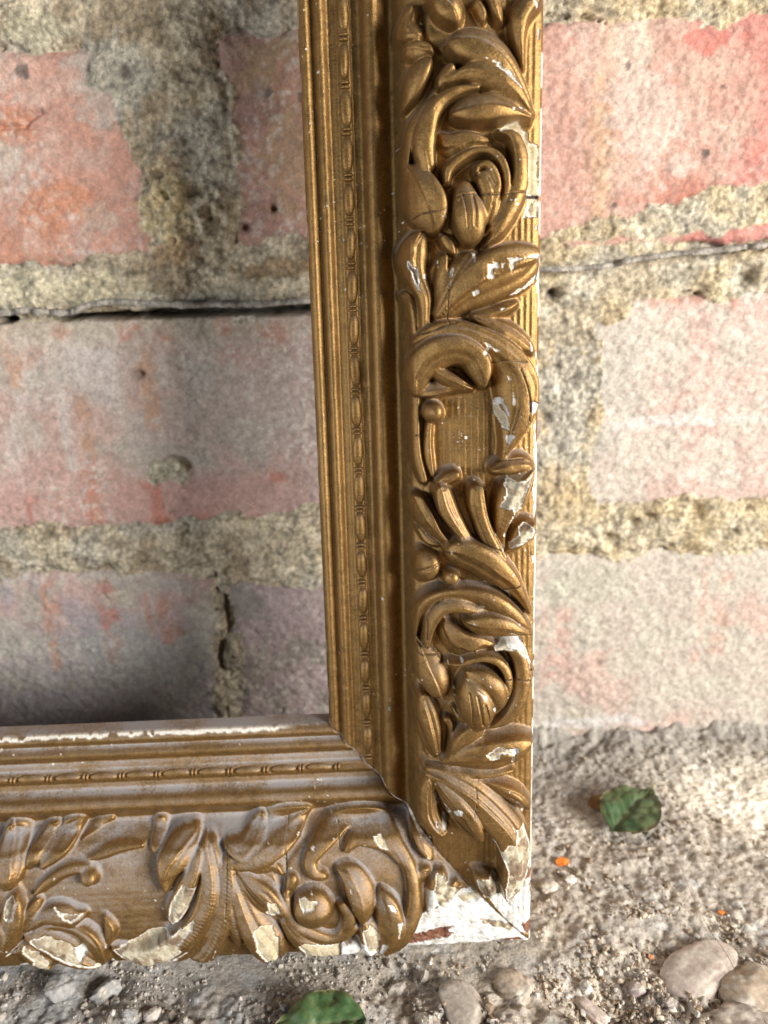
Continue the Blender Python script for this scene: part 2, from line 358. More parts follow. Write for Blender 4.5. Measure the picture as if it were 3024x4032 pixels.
# runs of red showing through the limewash
def run(x, y0, y1, wd, c, a=.72):
    global col
    cx = P2W(x, (y0 + y1) / 2)[0]; z1, z0 = P2W(x, y0)[1], P2W(x, y1)[1]
    m = sstep(1.5, .5, np.abs(X - cx + warp * .35 + (streak2 - .5) * 3) / (wd / 20.6)) * sstep(z0 - 2, z0 + 1, Z + (n3 - .5) * 7) * sstep(z1 + 4, z1 - 2, Z + (n3 - .5) * 9)
    m = m * sstep(.30, .62, n3 + .06) * a
    col = np.where(isb[..., None], mixc(col, c, m), col)
RED, ORG = (.45, .15, .10), (.50, .28, .17)
for a in ((55, 1395, 1530, 55, ORG), (360, 1800, 2080, 62, (.55, .21, .13)), (335, 1560, 1800, 50, ORG), (590, 1380, 1680, 62, ORG), (515, 1270, 1340, 90, RED), (640, 1320, 1340, 60, RED), (625, 1890, 2075, 52, RED), (640, 2040, 2080, 120, RED), (580, 1900, 1930, 50, RED), (130, 1960, 2085, 48, RED), (1095, 1850, 1890, 60, RED), (800, 2030, 2070, 90, RED),
          (425, 2300, 2540, 78, RED), (440, 2500, 2600, 60, RED), (200, 2290, 2480, 70, (.5, .24, .16)), (215, 2470, 2640, 40, ORG), (650, 2350, 2520, 50, (.47, .22, .16)), (700, 2460, 2490, 36, RED), (590, 2330, 2500, 26, (.47, .24, .18)), (240, 1280, 1330, 70, (.52, .27, .2)), (120, 1380, 1440, 90, (.5, .3, .24)), (870, 1260, 1310, 60, (.48, .22, .16)), (1080, 1270, 1330, 100, (.42, .2, .15)),
          (2660, 720, 830, 150, RED), (2780, 700, 790, 120, RED), (2480, 770, 800, 120, RED), (2640, 420, 580, 30, (.6, .28, .17)), (2880, 1165, 1205, 60, RED), (2700, 1165, 1185, 330, RED), (2860, 2260, 2300, 60, (.6, .33, .26)), (2830, 2400, 2560, 70, (.58, .38, .3)), (2200, 2400, 2700, 130, (.6, .36, .31)), (2760, 2200, 2600, 36, (.58, .4, .33))): run(*a)
def patch(x, y, rxp, ryp, c, a=.8, all_=False):
    global col
    cx, cz = P2W(x, y); q = np.hypot((X - cx + warp) / (rxp / 10.3), (Z - cz + warp2) / (ryp / 10.3)) + (n3 - .5) * 1.4 + (n2 - .5) * .9
    m = sstep(1.05, .75, q) * a; m = m if all_ else m * isb
    col = mixc(col, c, m)
patch(2500, 150, 110, 120, (.66, .60, .46)); patch(2560, 480, 130, 190, (.66, .55, .49), .6); patch(2820, 130, 90, 80, (.60, .17, .14), .8); patch(2420, 100, 190, 200, (.62, .45, .39), .5)
patch(170, 330, 90, 70, (.55, .37, .31), .6); patch(220, 820, 130, 90, (.55, .22, .11), .7); patch(60, 520, 80, 60, (.54, .22, .12), .7); patch(40, 620, 50, 60, (.5, .45, .38), .7); patch(380, 880, 70, 60, (.52, .40, .32), .6)
patch(1130, 620, 120, 180, (.40, .27, .14), .6); patch(1000, 80, 160, 60, (.34, .17, .15), .7); patch(1150, 330, 60, 70, (.42, .2, .15), .6)
patch(2650, 1660, 300, 26, (.70, .68, .66), .6); patch(2330, 2840, 230, 40, (.68, .68, .68), .6); patch(2280, 2310, 180, 110, (.50, .50, .40), .6); patch(2260, 1450, 240, 330, (.52, .50, .44), .55)
patch(520, 2600, 220, 190, (.36, .37, .34), .6); patch(820, 2480, 90, 190, (.50, .47, .39), .65); patch(150, 2760, 260, 90, (.33, .31, .35), .5); patch(500, 2350, 80, 60, (.48, .46, .36), .6)
# dust and old limewash over everything
lime = sstep(.52, .66, fbm(X, Z, 1.9, 4, 131)) * sstep(.40, .62, fbm(X, Z, 24, 4, 133))
col = col * .84 + np.array((.40, .34, .29)) * .16
col = mixc(col, (.60, .55, .49), lime * (.5 - .25 * sstep(20, 60, X))); col = mixc(col, (.30, .22, .19), sstep(.60, .72, fbm(X, Z, 1.6, 3, 137)) * .35)
# mortar
mcol = colset((.46, .395, .285)); mcol = mixc(mcol, (.55, .48, .36), sstep(.5, .66, n3) * .7); mcol = mixc(mcol, (.27, .205, .135), sstep(.52, .68, n2) * .65); mcol = mixc(mcol, (.42, .40, .345), sstep(.5, .66, n1) * .55)
rgt = sstep(20, 70, X); mcol = mixc(mcol, (.56, .45, .27), rgt * sstep(.4, .6, n2) * .5)
col = np.where(isb[..., None], col, mcol)
patch(660, 800, 80, 150, (.60, .50, .30), .75, True); patch(700, 1000, 120, 50, (.46, .30, .17), .6, True); patch(430, 300, 140, 170, (.40, .41, .37), .5, True); patch(120, 110, 130, 60, (.50, .47, .34), .6, True)
patch(2250, 1520, 130, 330, (.43, .405, .35), .75, True); patch(2240, 1280, 120, 90, (.40, .33, .22), .6, True); patch(2200, 1930, 110, 110, (.44, .33, .19), .6, True)
patch(682, 1852, 80, 64, (.47, .44, .34), .9, True); patch(1120, 1060, 170, 30, (.26, .17, .09), .7, True); patch(250, 1140, 330, 60, (.58, .52, .36), .6, True); patch(640, 1190, 120, 30, (.60, .56, .45), .6, True)
for x, y, r in ((2160, 1150, 22), (490, 290, 14), (95, 280, 16), (2780, 600, 8), (2860, 360, 7), (2790, 600, 7), (2470, 260, 10), (2420, 810, 9), (1180, 380, 9), (1050, 370, 10), (1270, 350, 8)): patch(x, y, r * 1.6, r * 1.6, (.12, .10, .09), .8, True)
col = mixc(col, (.05, .045, .04), gapm * .7)   # shade inside the open joint, painted as near-black

grain = np.where(LBL >= 0, (fbm(X, Z, 1.5, 2, 151) - .5) * .35, (.5 - wl2) * .9 + (fbm(X, Z, 3.2, 3, 153) - .5) * .9)
col = np.clip(col * .9 * (1 + grain[..., None]), .01, .85)
V = np.stack([X, WALL - H, Z], -1) * MM; N = grid_normals(V)
# interior-facing check: wall normal must look at -Y
if N[..., 1].mean() > 0: N = -N
Fq = grid_faces(*X.shape)
if np.cross(V[0, 1] - V[0, 0], V[1, 0] - V[0, 0])[1] > 0: Fq = Fq[:, ::-1]
fl = LBL.ravel()[Fq[:, 0]]
wall = obj('brick_wall', None, label='old red brick wall with crumbling lime mortar behind the gilded frame', category='wall')
Vf, Nf, Cf = V.reshape(-1, 3), N.reshape(-1, 3), col.reshape(-1, 3)
obj('mortar', submesh('mortar', Vf, Nf, Fq[fl == -1], {'col': Cf}, M_MORTAR), wall)
for k in range(len(BRICKS)):
    if (fl == k).sum() < 20: continue
    obj('brick', submesh('brick', Vf, Nf, Fq[fl == k], {'col': Cf}, M_BRICK, skirt=(0, .05, 0)), wall)
# thin slate course that sticks out of the bed joint
def slate(pts, th, name):
    p = catmull(pts, 10); vs = []
    for i, (x, y) in enumerate(p):
        a, z = P2W(x, y); j = (random.random() - .5) * .5; out = 5.0 + 1.2 * math.sin(i * .7) + random.random()
        t = th * (.8 + .4 * random.random())
        vs += [(a, WALL - out, z + t / 2 + j), (a, WALL - out - .3, z - t / 2 + j), (a, WALL + 12, z - t / 2 + j), (a, WALL + 12, z + t / 2 + j)]
    n = len(p); f = []
    for i in range(n - 1):
        for k in range(4): f.append((i * 4 + k, i * 4 + (k + 1) % 4, i * 4 + 4 + (k + 1) % 4, i * 4 + 4 + k))
    v = np.array(vs) * MM
    return obj(name, mesh_np(name, v, f, {'col': np.tile(np.array([[.36, .33, .29]]), (len(v), 1)) * (.8 + .4 * RNG.random((len(v), 1)))}, None, M_MORTAR), wall)
slate([(-700, 1285), (-300, 1250), (-60, 1236), (40, 1228), (120, 1219), (200, 1226), (290, 1228), (380, 1196), (480, 1187), (600, 1192), (720, 1196), (900, 1196), (1050, 1192), (1215, 1182), (1400, 1170)], 1.9, 'slate')
slate([(2000, 1066), (2150, 1060), (2350, 1050), (2450, 1028), (2600, 1005), (2760, 992), (2900, 975), (3024, 962), (3400, 930), (3800, 900)], 1.7, 'slate')
# the same wall going on outside the picture, plain courses
def plain_brick():
    n = 1; v = []; hx, hy, hz = .117, .05, .039; b = .004
    for z in (-hz, hz):
        for y in (0, hy * 2):
            for x in (-hx, hx): v.append((x, y, z))
    v = [(-hx, .003, -hz), (hx, .003, -hz), (hx, .003, hz), (-hx, .003, hz), (-hx + b, 0, -hz + b), (hx - b, 0, -hz + b), (hx - b, 0, hz - b), (-hx + b, 0, hz - b), (-hx, .1, -hz), (hx, .1, -hz), (hx, .1, hz), (-hx, .1, hz)]
    f = [(4, 5, 6, 7), (0, 1, 5, 4), (1, 2, 6, 5), (2, 3, 7, 6), (3, 0, 4, 7), (8, 9, 1, 0), (9, 10, 2, 1), (10, 11, 3, 2), (11, 8, 0, 3)]
    return mesh_np('plain_brick', v, f, {'col': np.tile([[.48, .33, .28]], (12, 1))}, None, M_BRICK, False)
pb = plain_brick(); pitch = (zB1 - zC1) * MM
for r in range(-1, 11):
    z = (zC1 - 39.5) * MM + r * pitch
    for c in range(-5, 6):
        x = c * .246 + (.123 if r % 2 else 0)
        if abs(x) < .232 + .118 and z < .322 + .04: continue
        o = obj('brick', pb, wall); o.location = (x, WALL * MM + .001, z); o.rotation_euler = (random.uniform(-.01, .01), 0, random.uniform(-.006, .006))
def slab(name, x0, x1, z0, z1, y0, y1, mat, c, parent):
    v = [(x, y, z) for z in (z0, z1) for y in (y0, y1) for x in (x0, x1)]
    f = [(0, 1, 5, 4), (1, 3, 7, 5), (3, 2, 6, 7), (2, 0, 4, 6), (4, 5, 7, 6), (2, 3, 1, 0)]
    return obj(name, mesh_np(name, v, f, {'col': np.tile([c], (8, 1))}, None, mat, False), parent)
y0, y1 = WALL * MM + .007, WALL * MM + .15
for a in ((-1.35, -.231, -.1, 1.1), (.231, 1.35, -.1, 1.1), (-.231, .231, .3215, 1.1)): slab('mortar', a[0], a[1], a[2], a[3], y0, y1, M_MORTAR, (.42, .37, .28), wall)
slab('mortar', -.24, .24, -.1, .33, WALL * MM + .03, WALL * MM + .14, M_MORTAR, (.1, .09, .08), wall)

# ------------------------------------------------------------------ ground
def ax(a, b, st, lo, hi, n=14):
    core = np.arange(a, b, st); g = np.geomspace(1, max(abs(lo - a), 2), n)[1:] * 1.0
    g2 = np.geomspace(1, max(abs(hi - core[-1]), 2), n)[1:]
    return np.concatenate([(a - g)[::-1], core, core[-1] + g2])
gx = ax(-235, 235, .72, -3000, 3000); gy = ax(96, WALL + 14, .72, -3000, WALL + 120, 12)
GX, GY = np.meshgrid(gx, gy)
core = ((np.abs(GX) < 236) & (GY > 95))
def gpx(x, y): p = P2G(x, y); return p[0], p[1]
r1 = fbm(GX, GY, 34, 4, 201) - .5; r2 = fbm(GX, GY, 9, 5, 203, .55) - .5; r3 = fbm(GX, GY, 3.0, 4, 207, .6) - .5; r4 = fbm(GX, GY, 1.5, 2, 209) - .5
gw1 = worley(GX + r2 * 8, GY + r3 * 5, 6.5, 271); gw2 = worley(GX, GY, 2.4, 273)
lump = np.clip(fbm(GX, GY, 6.5, 3, 223) - .56, 0, 1) * 9
# level surface close to the frame's foot so that the frame stands on it
pa, pb_ = C2W @ (R @ np.array([0, 0, 0]) + T) + CAM, C2W @ (R @ np.array([-200, 0, 0]) + T) + CAM
tilt = (pb_[2] - pa[2]) / (pb_[0] - pa[0]) * np.clip(GX - pa[0], -240, 0)
front = sstep(WALL - 70, 120, GY)
GH = tilt + r1 * 3.5 + r2 * (1.8 + 1.8 * front) + r3 * 1.25 + r4 * 1.3 + (.5 - gw2) * (.5 + .8 * front) + (.5 - gw1) * 1.4 * (.3 + front) * sstep(.42, .6, fbm(GX, GY, 26, 3, 275)) + lump * (.25 + .9 * front)
dfoot = np.abs(GY - (pa[1] + (pb_[1] - pa[1]) * (GX - pa[0]) / (pb_[0] - pa[0]) - 12)); onfoot = sstep(34, 16, dfoot) * sstep(pa[0] + 9, pa[0] - 1, GX + r2 * 12)
GH = GH * (1 - onfoot) + (tilt + np.minimum(GH - tilt, 0) * .5 - .7) * onfoot
fil = np.exp(-np.clip(WALL - GY, 0, 99) / 7) * (5 + r2 * 10); GH += fil                 # crumbled mortar heaped at the wall's foot
# hollows among the stones in the front
for x, y, rr, dep in ((2330, 3900, 150, 3.2), (2600, 3730, 110, 2.5), (2860, 3900, 200, 3), (420, 3890, 80, 3.5), (650, 3960, 130, 2), (1560, 3880, 100, 2.5), (2450, 4000, 160, 3)):
    cx, cy = gpx(x, y); GH -= dep * np.exp(-((GX - cx) ** 2 + (GY - cy) ** 2) / (rr / 13.0) ** 2)
GH = np.where(core, GH, GH * .3)
m1, m2, m3 = fbm(GX, GY, 40, 4, 231), fbm(GX, GY, 10, 5, 233), fbm(GX, GY, 2.6, 4, 237)
gc = np.ones(GX.shape + (3,)) * np.array((.52, .472, .410))
gc = mixc(gc, (.60, .535, .45), sstep(.46, .66, m2) * .7); gc = mixc(gc, (.44, .375, .30), sstep(.5, .7, m1) * .5); gc = mixc(gc, (.36, .30, .235), sstep(.58, .74, m3) * .5)
gc = mixc(gc, (.54, .53, .52), sstep(.55, .7, fbm(GX, GY, 7, 4, 241)) * .45)
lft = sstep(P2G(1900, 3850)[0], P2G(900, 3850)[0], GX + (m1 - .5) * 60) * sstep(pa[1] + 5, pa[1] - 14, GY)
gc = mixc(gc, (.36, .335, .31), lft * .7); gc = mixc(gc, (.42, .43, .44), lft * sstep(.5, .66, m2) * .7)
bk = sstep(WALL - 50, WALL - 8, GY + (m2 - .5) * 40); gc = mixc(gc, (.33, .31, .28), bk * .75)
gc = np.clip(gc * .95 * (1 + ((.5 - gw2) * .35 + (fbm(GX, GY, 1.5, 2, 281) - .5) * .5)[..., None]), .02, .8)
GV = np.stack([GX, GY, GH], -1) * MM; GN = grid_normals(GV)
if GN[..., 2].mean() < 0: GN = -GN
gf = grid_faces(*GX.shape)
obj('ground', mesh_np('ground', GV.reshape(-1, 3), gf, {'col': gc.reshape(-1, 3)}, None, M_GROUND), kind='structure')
def gz(x, y):
    i = np.clip(np.searchsorted(gx, x), 0, len(gx) - 1); j = np.clip(np.searchsorted(gy, y), 0, len(gy) - 1); return GH[j, i]

# ------------------------------------------------------------------ gilded frame
RW = C2W @ R; TW = C2W @ T + CAM
frame = obj('picture_frame', None, label='antique gilded picture frame with carved leaf scrolls and flaking gilding, leaning on brick wall', category='picture frame')
frame.matrix_world = Matrix([[RW[i, 0], RW[i, 1], RW[i, 2], TW[i] * MM] for i in range(3)] + [[0, 0, 0, 1]])

def pw(x, pts):
    p = np.array(pts); return np.interp(x, p[:, 0], p[:, 1])
_pu = np.arange(0, 60.01, .05)
_pp = pw(_pu, [(0, HI), (.15, 5.9), (.45, 6.6), (1, 7.5), (1.8, 8.1), (2.6, 8.0), (3.3, 7.3), (3.7, 6.8), (4.0, 7.1), (4.5, 8.6), (5.4, 9.6), (6.4, 9.6), (7.2, 8.8), (7.7, 8.2), (8.2, 8.2), (9.2, 8.8), (10.2, 9.1), (10.7, 10.1), (13.3, 10.4), (13.8, 9.7), (14.6, 9.9), (15.6, 10.1), (16.2, 10.6), (16.6, 12.0), (17.2, 13.8), (18.2, 14.9), (19.4, 15.2), (20.5, 14.8), (21.4, 14.0), (22.3, 13.2), (23.4, 12.7), (24.5, 13.4), (25.5, 16.0), (27, 19.6), (29, 21.4), (33, 23.8), (38, 25.6), (44, 27.0), (50, 27.8), (55, 28.0), (58.0, 27.8), (59.3, 27.4), (60, HO - .6)])
_k = np.exp(-np.linspace(-2, 2, 25) ** 2); _k /= _k.sum()
_sm = np.convolve(_pp, _k, 'same'); _w = np.clip((_pu - .7) / .5, 0, 1) * np.clip((59 - _pu) / .5, 0, 1); _pp = _pp * (1 - _w) + _sm * _w
def prof(u): return np.interp(u, _pu, _pp)
HORN = 31.0                                     # ornament was read off at this height above the back

prims, cuts, chips, cracks = {'r': [], 'b': []}, {'r': [], 'b': []}, {'r': [], 'b': []}, {'r': [], 'b': []}
CT = [0, 0, 1.0, 'r']
def crop(ox, oy, s, rail): CT[:] = [ox, oy, s, rail]
def fp(x, y):
    h = HORN
    for _ in range(5):                          # settle on the carved surface itself
        p = P2F(CT[0] + x / CT[2], CT[1] + y / CT[2], h)
        u = 60 - (-p[0] if CT[3] == 'r' else p[1] * 60 / W2)
        h = .5 * h + .5 * (float(prof(min(max(u, 29.0), 58.0))) + (4.2 if CT[3] == 'r' else 2.8))
    return p
def mmr(x, y, r):
    a, b = fp(x - 10, y), fp(x + 10, y); c, d = fp(x, y - 10), fp(x, y + 10)
    return r * (math.dist(a, b) + math.dist(c, d)) / 40
def S(name, pts, L=1.8, hs=.75, veins=(), vd=.35, scoop=0.0, bev=None):
    k = len(prims[CT[3]])
    if name == 'rosette' or name == 'leaf_cluster': bev = 0
    if bev is None: bev = {'leaf': .5, 'petal': .45, 'scroll': .35, 'ring': .2}.get(name, 0) * (1 if k % 2 else -1)
    if not veins and name == 'leaf' and len(pts) > 2: veins = [(-.4, .1, .55), (-.1, .4), (-.5, 0, .4)][k % 3]; vd = .26 if name == 'leaf' else .16
    P = [fp(x, y) + (mmr(x, y, r * ((1.36 if name in ('leaf', 'petal', 'scroll') else 1.2) if CT[3] == 'r' else 1.27 if name in ('leaf', 'petal') else 1.1)),) for x, y, r in pts]
    if len(P) == 1: P = [P[0], (P[0][0] + .01, P[0][1], P[0][2])]
    prims[CT[3]].append(dict(name=name, P=catmull(P, 6), L=L, hs=hs, veins=veins, vd=vd, scoop=scoop, bev=bev))
def G(pts, wd=8, dep=.5): cuts[CT[3]].append((catmull([fp(x, y) for x, y in pts], 5), mmr(pts[0][0], pts[0][1], wd), dep))
def K(kind, *pts): chips[CT[3]].append((kind, [fp(x, y) for x, y in pts]))
def CR(*pts): cracks[CT[3]].append([fp(x, y) for x, y in pts])

Q = 1659 / 700.0
# --- side rail, top of the picture
crop(1500, 0, Q, 'r')
S('leaf', [(280, 90, 70), (250, 210, 90), (330, 300, 60)], 1.2)
S('leaf', [(275, 430, 55), (380, 460, 75), (470, 480, 40)], 1.2)
S('leaf', [(530, -60, 70), (620, 50, 115), (690, 160, 70), (715, 220, 22)], 2.2, veins=(0,))
S('leaf', [(900, 20, 45), (950, 110, 45), (960, 180, 25)], 1.6)
S('leaf', [(1060, -60, 60), (1090, 60, 55), (1130, 170, 30)], 1.6)
S('leaf', [(1420, -40, 80), (1310, 110, 80), (1290, 290, 60), (1310, 450, 40), (1340, 600, 18)], 1.6, veins=(0.1,))
S('leaf', [(690, 400, 70), (800, 400, 130), (980, 460, 140), (1150, 590, 110), (1300, 790, 65), (1430, 1040, 25)], 1.6, veins=(-.35, .25), vd=.3)
S('bud', [(450, 560, 45), (360, 670, 100), (290, 810, 90), (225, 960, 35)], 2.0)
S('bud', [(640, 650, 65), (580, 740, 62), (545, 815, 25)], 2.4)
S('scroll', [(620, 770, 30), (760, 700, 60), (900, 700, 90), (1060, 755, 100), (1200, 860, 88), (1320, 985, 58), (1410, 1090, 20)], 2.6)
S('scroll', [(900, 830, 28), (740, 855, 48), (590, 930, 58), (480, 1050, 78), (420, 1220, 88), (400, 1390, 88), (430, 1540, 66)], 3.0, scoop=.0)
S('scroll', [(500, 890, 22), (390, 1000, 34), (310, 1130, 42), (262, 1280, 46), (240, 1430, 44), (232, 1570, 30)], 2.6)
S('petal', [(710, 1060, 65), (840, 1035, 110), (1000, 1020, 115), (1150, 1035, 85), (1280, 1065, 48), (1400, 1110, 20)], 3.0)
S('petal', [(560, 1260, 45), (660, 1350, 90), (800, 1330, 95), (960, 1320, 60)], 1.2, .5)
# --- upper rosette
crop(1500, 600, Q, 'r')
S('ring', [(1110, -190, 38), (1225, -150, 58), (1285, 0, 75), (1300, 170, 80), (1290, 310, 80), (1245, 460, 75), (1175, 600, 70), (1085, 740, 58), (990, 860, 25)], 3.2)
S('ring', [(610, 275, 40), (630, 170, 52), (730, 75, 52), (870, 0, 46), (1010, 0, 46), (1110, 80, 48), (1160, 220, 48), (1165, 360, 44), (1120, 520, 40), (1050, 660, 34), (970, 790, 18)], 3.4)
S('hook', [(880, 200, 30), (905, 145, 40), (980, 130, 46), (1050, 210, 46), (1085, 330, 38), (1080, 440, 24)], 4.0)
S('bud', [(770, 350, 80), (790, 470, 118), (820, 610, 145), (840, 740, 115), (830, 820, 60)], 2.6, .85)
S('bud', [(960, 260, 80), (1010, 380, 92), (1010, 520, 80), (990, 640, 50)], 3.0, .8, veins=(-.3, .2))
G([(755, 420), (780, 560), (795, 720)], 14, .9); G([(840, 420), (860, 560), (860, 700)], 14, .9); G([(1030, 500), (1000, 620), (960, 740)], 14, .8); G([(710, 470), (720, 600)], 10, .6)
S('petal', [(240, 120, 30), (310, 220, 90), (370, 370, 140), (430, 510, 150), (470, 630, 105), (480, 700, 50)], 2.2, .55)
S('leaf', [(340, 830, 80), (300, 930, 112), (310, 1060, 95), (350, 1200, 72), (410, 1350, 60), (420, 1500, 50), (410, 1680, 40)], 1.8, veins=(.25,))
S('leaf', [(590, 980, 40), (575, 1090, 48), (550, 1250, 42), (530, 1420, 28)], 2.0)
S('leaf', [(230, 1320, 42), (285, 1400, 40), (315, 1540, 40), (330, 1680, 36)], 1.2)
S('bud', [(590, 790, 45), (640, 860, 55), (690, 940, 30)], 1.8)
S('leaf', [(530, 1500, 40), (630, 1300, 72), (720, 1130, 84), (800, 1010, 68), (865, 935, 26)], 2.2, veins=(.1,))
S('leaf', [(560, 1540, 50), (760, 1350, 115), (900, 1250, 160), (1080, 1150, 190), (1260, 1080, 165), (1400, 1000, 100), (1480, 935, 25)], 2.0, .45, veins=(-.45, .05, .5), vd=.4)
S('leaf', [(880, 1510, 26), (1040, 1490, 45), (1180, 1440, 46), (1275, 1400, 26)], 1.6)
# --- the leaf that curls over in the middle
crop(1500, 1200, Q, 'r')
S('leaf', [(360, 350, 60), (540, 300, 110), (740, 320, 130), (940, 390, 130), (1110, 490, 135), (1230, 630, 145), (1275, 800, 155), (1270, 970, 135), (1230, 1140, 95), (1190, 1290, 55), (1140, 1440, 25)], 2.4, .5, veins=(-.15, .3, .65), vd=.35)
S('leaf', [(890, 125, 28), (1050, 185, 60), (1200, 265, 78), (1340, 360, 62), (1425, 435, 22)], 1.7)
S('leaf', [(330, 800, 50), (360, 620, 105), (480, 480, 125), (680, 425, 115), (840, 480, 100), (915, 600, 90), (945, 730, 45)], 3.4, .55, veins=(-.2, .35), vd=.22, bev=.45)
S('leaf', [(380, 800, 60), (500, 790, 62), (640, 775, 45), (800, 790, 20)], 2.4, .5, veins=(0,), vd=.1)
S('leaf', [(470, 600, 45), (590, 680, 62), (730, 745, 50), (850, 780, 24)], 2.8, .7, veins=(.1,), vd=.1)
G([(560, 590), (720, 700), (860, 770)], 16, 1.2)
S('berry', [(480, 1000, 92)], 2.4, .9)
S('stem', [(455, 1120, 36), (440, 1300, 42), (450, 1450, 44), (485, 1600, 28)], 1.4)
S('stem', [(320, 850, 50), (322, 1020, 48), (325, 1250, 46), (345, 1450, 46), (400, 1640, 42)], 2.0)
# --- fan of leaves below it
crop(1500, 1800, Q, 'r')
S('leaf', [(330, 430, 68), (410, 570, 74), (510, 700, 50), (620, 810, 30)], 2.0, veins=(.2,))
S('leaf', [(380, 690, 36), (460, 780, 46), (560, 820, 28)], 1.2)
S('bud', [(545, 250, 46), (620, 200, 58), (695, 170, 50)], 2.2)
S('leaf', [(575, 320, 66), (615, 460, 74), (685, 590, 64), (800, 760, 45)], 3.0)
S('leaf', [(885, 310, 62), (890, 420, 68), (925, 560, 62), (975, 700, 60), (1040, 830, 62), (1100, 960, 60)], 2.8)
S('leaf', [(1060, 120, 36), (1190, 75, 70), (1330, 60, 62), (1425, 110, 22)], 2.0)
S('leaf', [(1410, 110, 22), (1330, 190, 80), (1230, 330, 112), (1160, 500, 84), (1120, 680, 50), (1140, 850, 24)], 2.4, .6, veins=(.1,))
S('leaf', [(1190, 880, 22), (1250, 810, 48), (1335, 695, 78), (1385, 645, 55)], 2.0)
S('leaf', [(640, 880, 40), (740, 890, 108), (900, 950, 122), (1050, 1050, 112), (1180, 1150, 82), (1300, 1300, 46), (1390, 1460, 20)], 2.4, .6, veins=(-.3, .3), vd=.25)
S('leaf', [(750, 760, 30), (860, 810, 44), (960, 880, 30)], 3.2)
S('bud', [(400, 920, 58), (430, 1010, 104), (400, 1105, 62), (340, 1160, 18)], 2.2)
G([(330, 1075), (430, 1025), (560, 980)], 12, .9)
S('berry', [(650, 1120, 72)], 2.6, .9)
# --- lower rosette
crop(1500, 2300, Q, 'r')
S('scroll', [(325, 500, 24), (345, 310, 42), (440, 165, 54), (610, 95, 55), (850, 95, 64), (1050, 170, 82), (1230, 300, 70), (1335, 400, 44), (1405, 475, 12)], 2.6)
S('scroll', [(425, 560, 34), (462, 350, 52), (560, 215, 62), (710, 185, 62), (860, 225, 44), (985, 242, 16)], 3.0)
S('petal', [(820, 345, 52), (950, 365, 92), (1120, 380, 86), (1260, 420, 52), (1385, 465, 14)], 3.2, .7)
S('petal', [(320, 520, 16), (395, 645, 76), (455, 780, 108), (520, 920, 102), (560, 1015, 52)], 2.2, .55)
S('petal', [(590, 340, 38), (640, 470, 84), (760, 570, 104), (920, 570, 72), (1060, 590, 36)], 1.8, .5)
S('ring', [(612, 722, 24), (740, 726, 34), (850, 685, 40), (970, 668, 44), (1090, 705, 46), (1165, 800, 46), (1180, 920, 44), (1140, 1060, 40), (1050, 1175, 32), (960, 1250, 18)], 3.6)
S('ring', [(1075, 595, 34), (1190, 570, 50), (1275, 650, 64), (1310, 780, 70), (1310, 900, 72), (1280, 1040, 72), (1210, 1170, 66), (1110, 1265, 48), (1000, 1320, 20)], 3.2)
S('bud', [(850, 880, 85), (870, 1000, 132), (890, 1140, 142), (900, 1250, 95)], 2.8, .85)
S('bud', [(800, 795, 36), (930, 850, 84), (1040, 930, 92), (1085, 1060, 64), (1060, 1160, 28)], 3.6, .8)
G([(810, 960), (830, 1110), (840, 1260)], 13, .9); G([(880, 980), (905, 1110), (930, 1250)], 13, .9); G([(950, 1060), (975, 1150), (985, 1220)], 12, .8)
S('leaf', [(400, 1070, 50), (430, 1200, 78), (480, 1380, 68), (520, 1560, 40)], 2.2, veins=(-.25, .25), vd=.5)
S('leaf', [(340, 1130, 26), (380, 1330, 40), (440, 1500, 42), (490, 1610, 28)], 1.6)
S('bud', [(615, 1275, 40), (655, 1350, 30), (650, 1470, 22), (630, 1580, 18)], 2.0)
S('leaf', [(640, 1620, 28), (740, 1490, 72), (845, 1395, 82), (930, 1330, 32)], 2.2)
S('leaf', [(690, 1170, 28), (760, 1250, 42), (850, 1300, 22)], 1.8)
# --- last curl before the mitre
crop(1500, 2900, Q, 'r')
S('leaf', [(610, 250, 38), (760, 210, 85), (920, 180, 125), (1100, 160, 130), (1270, 110, 105), (1400, 45, 35)], 2.2, .5, veins=(-.3, .35), vd=.35)
S('leaf', [(680, 355, 20), (900, 365, 38), (1080, 355, 36), (1230, 335, 22)], 1.8)
S('leaf', [(920, 420, 18), (1090, 490, 46), (1260, 575, 62), (1380, 680, 30)], 1.8)
S('leaf', [(470, 340, 55), (650, 410, 92), (850, 530, 112), (1030, 690, 118), (1180, 860, 112), (1255, 1030, 108), (1265, 1200, 104), (1235, 1350, 90), (1195, 1490, 45)], 2.4, .55, veins=(-.4, 0, .4), vd=.4)
S('leaf', [(560, 460, 50), (680, 600, 84), (800, 760, 88), (885, 880, 56), (940, 940, 16)], 3.4, .7)
S('leaf', [(440, 420, 55), (425, 560, 72), (440, 710, 78), (520, 830, 58), (620, 870, 18)], 3.0, .7)
G([(640, 680), (760, 800), (860, 900)], 12, .8)
S('leaf', [(905, 1325, 36), (985, 1395, 70), (1010, 1500, 42)], 1.6)
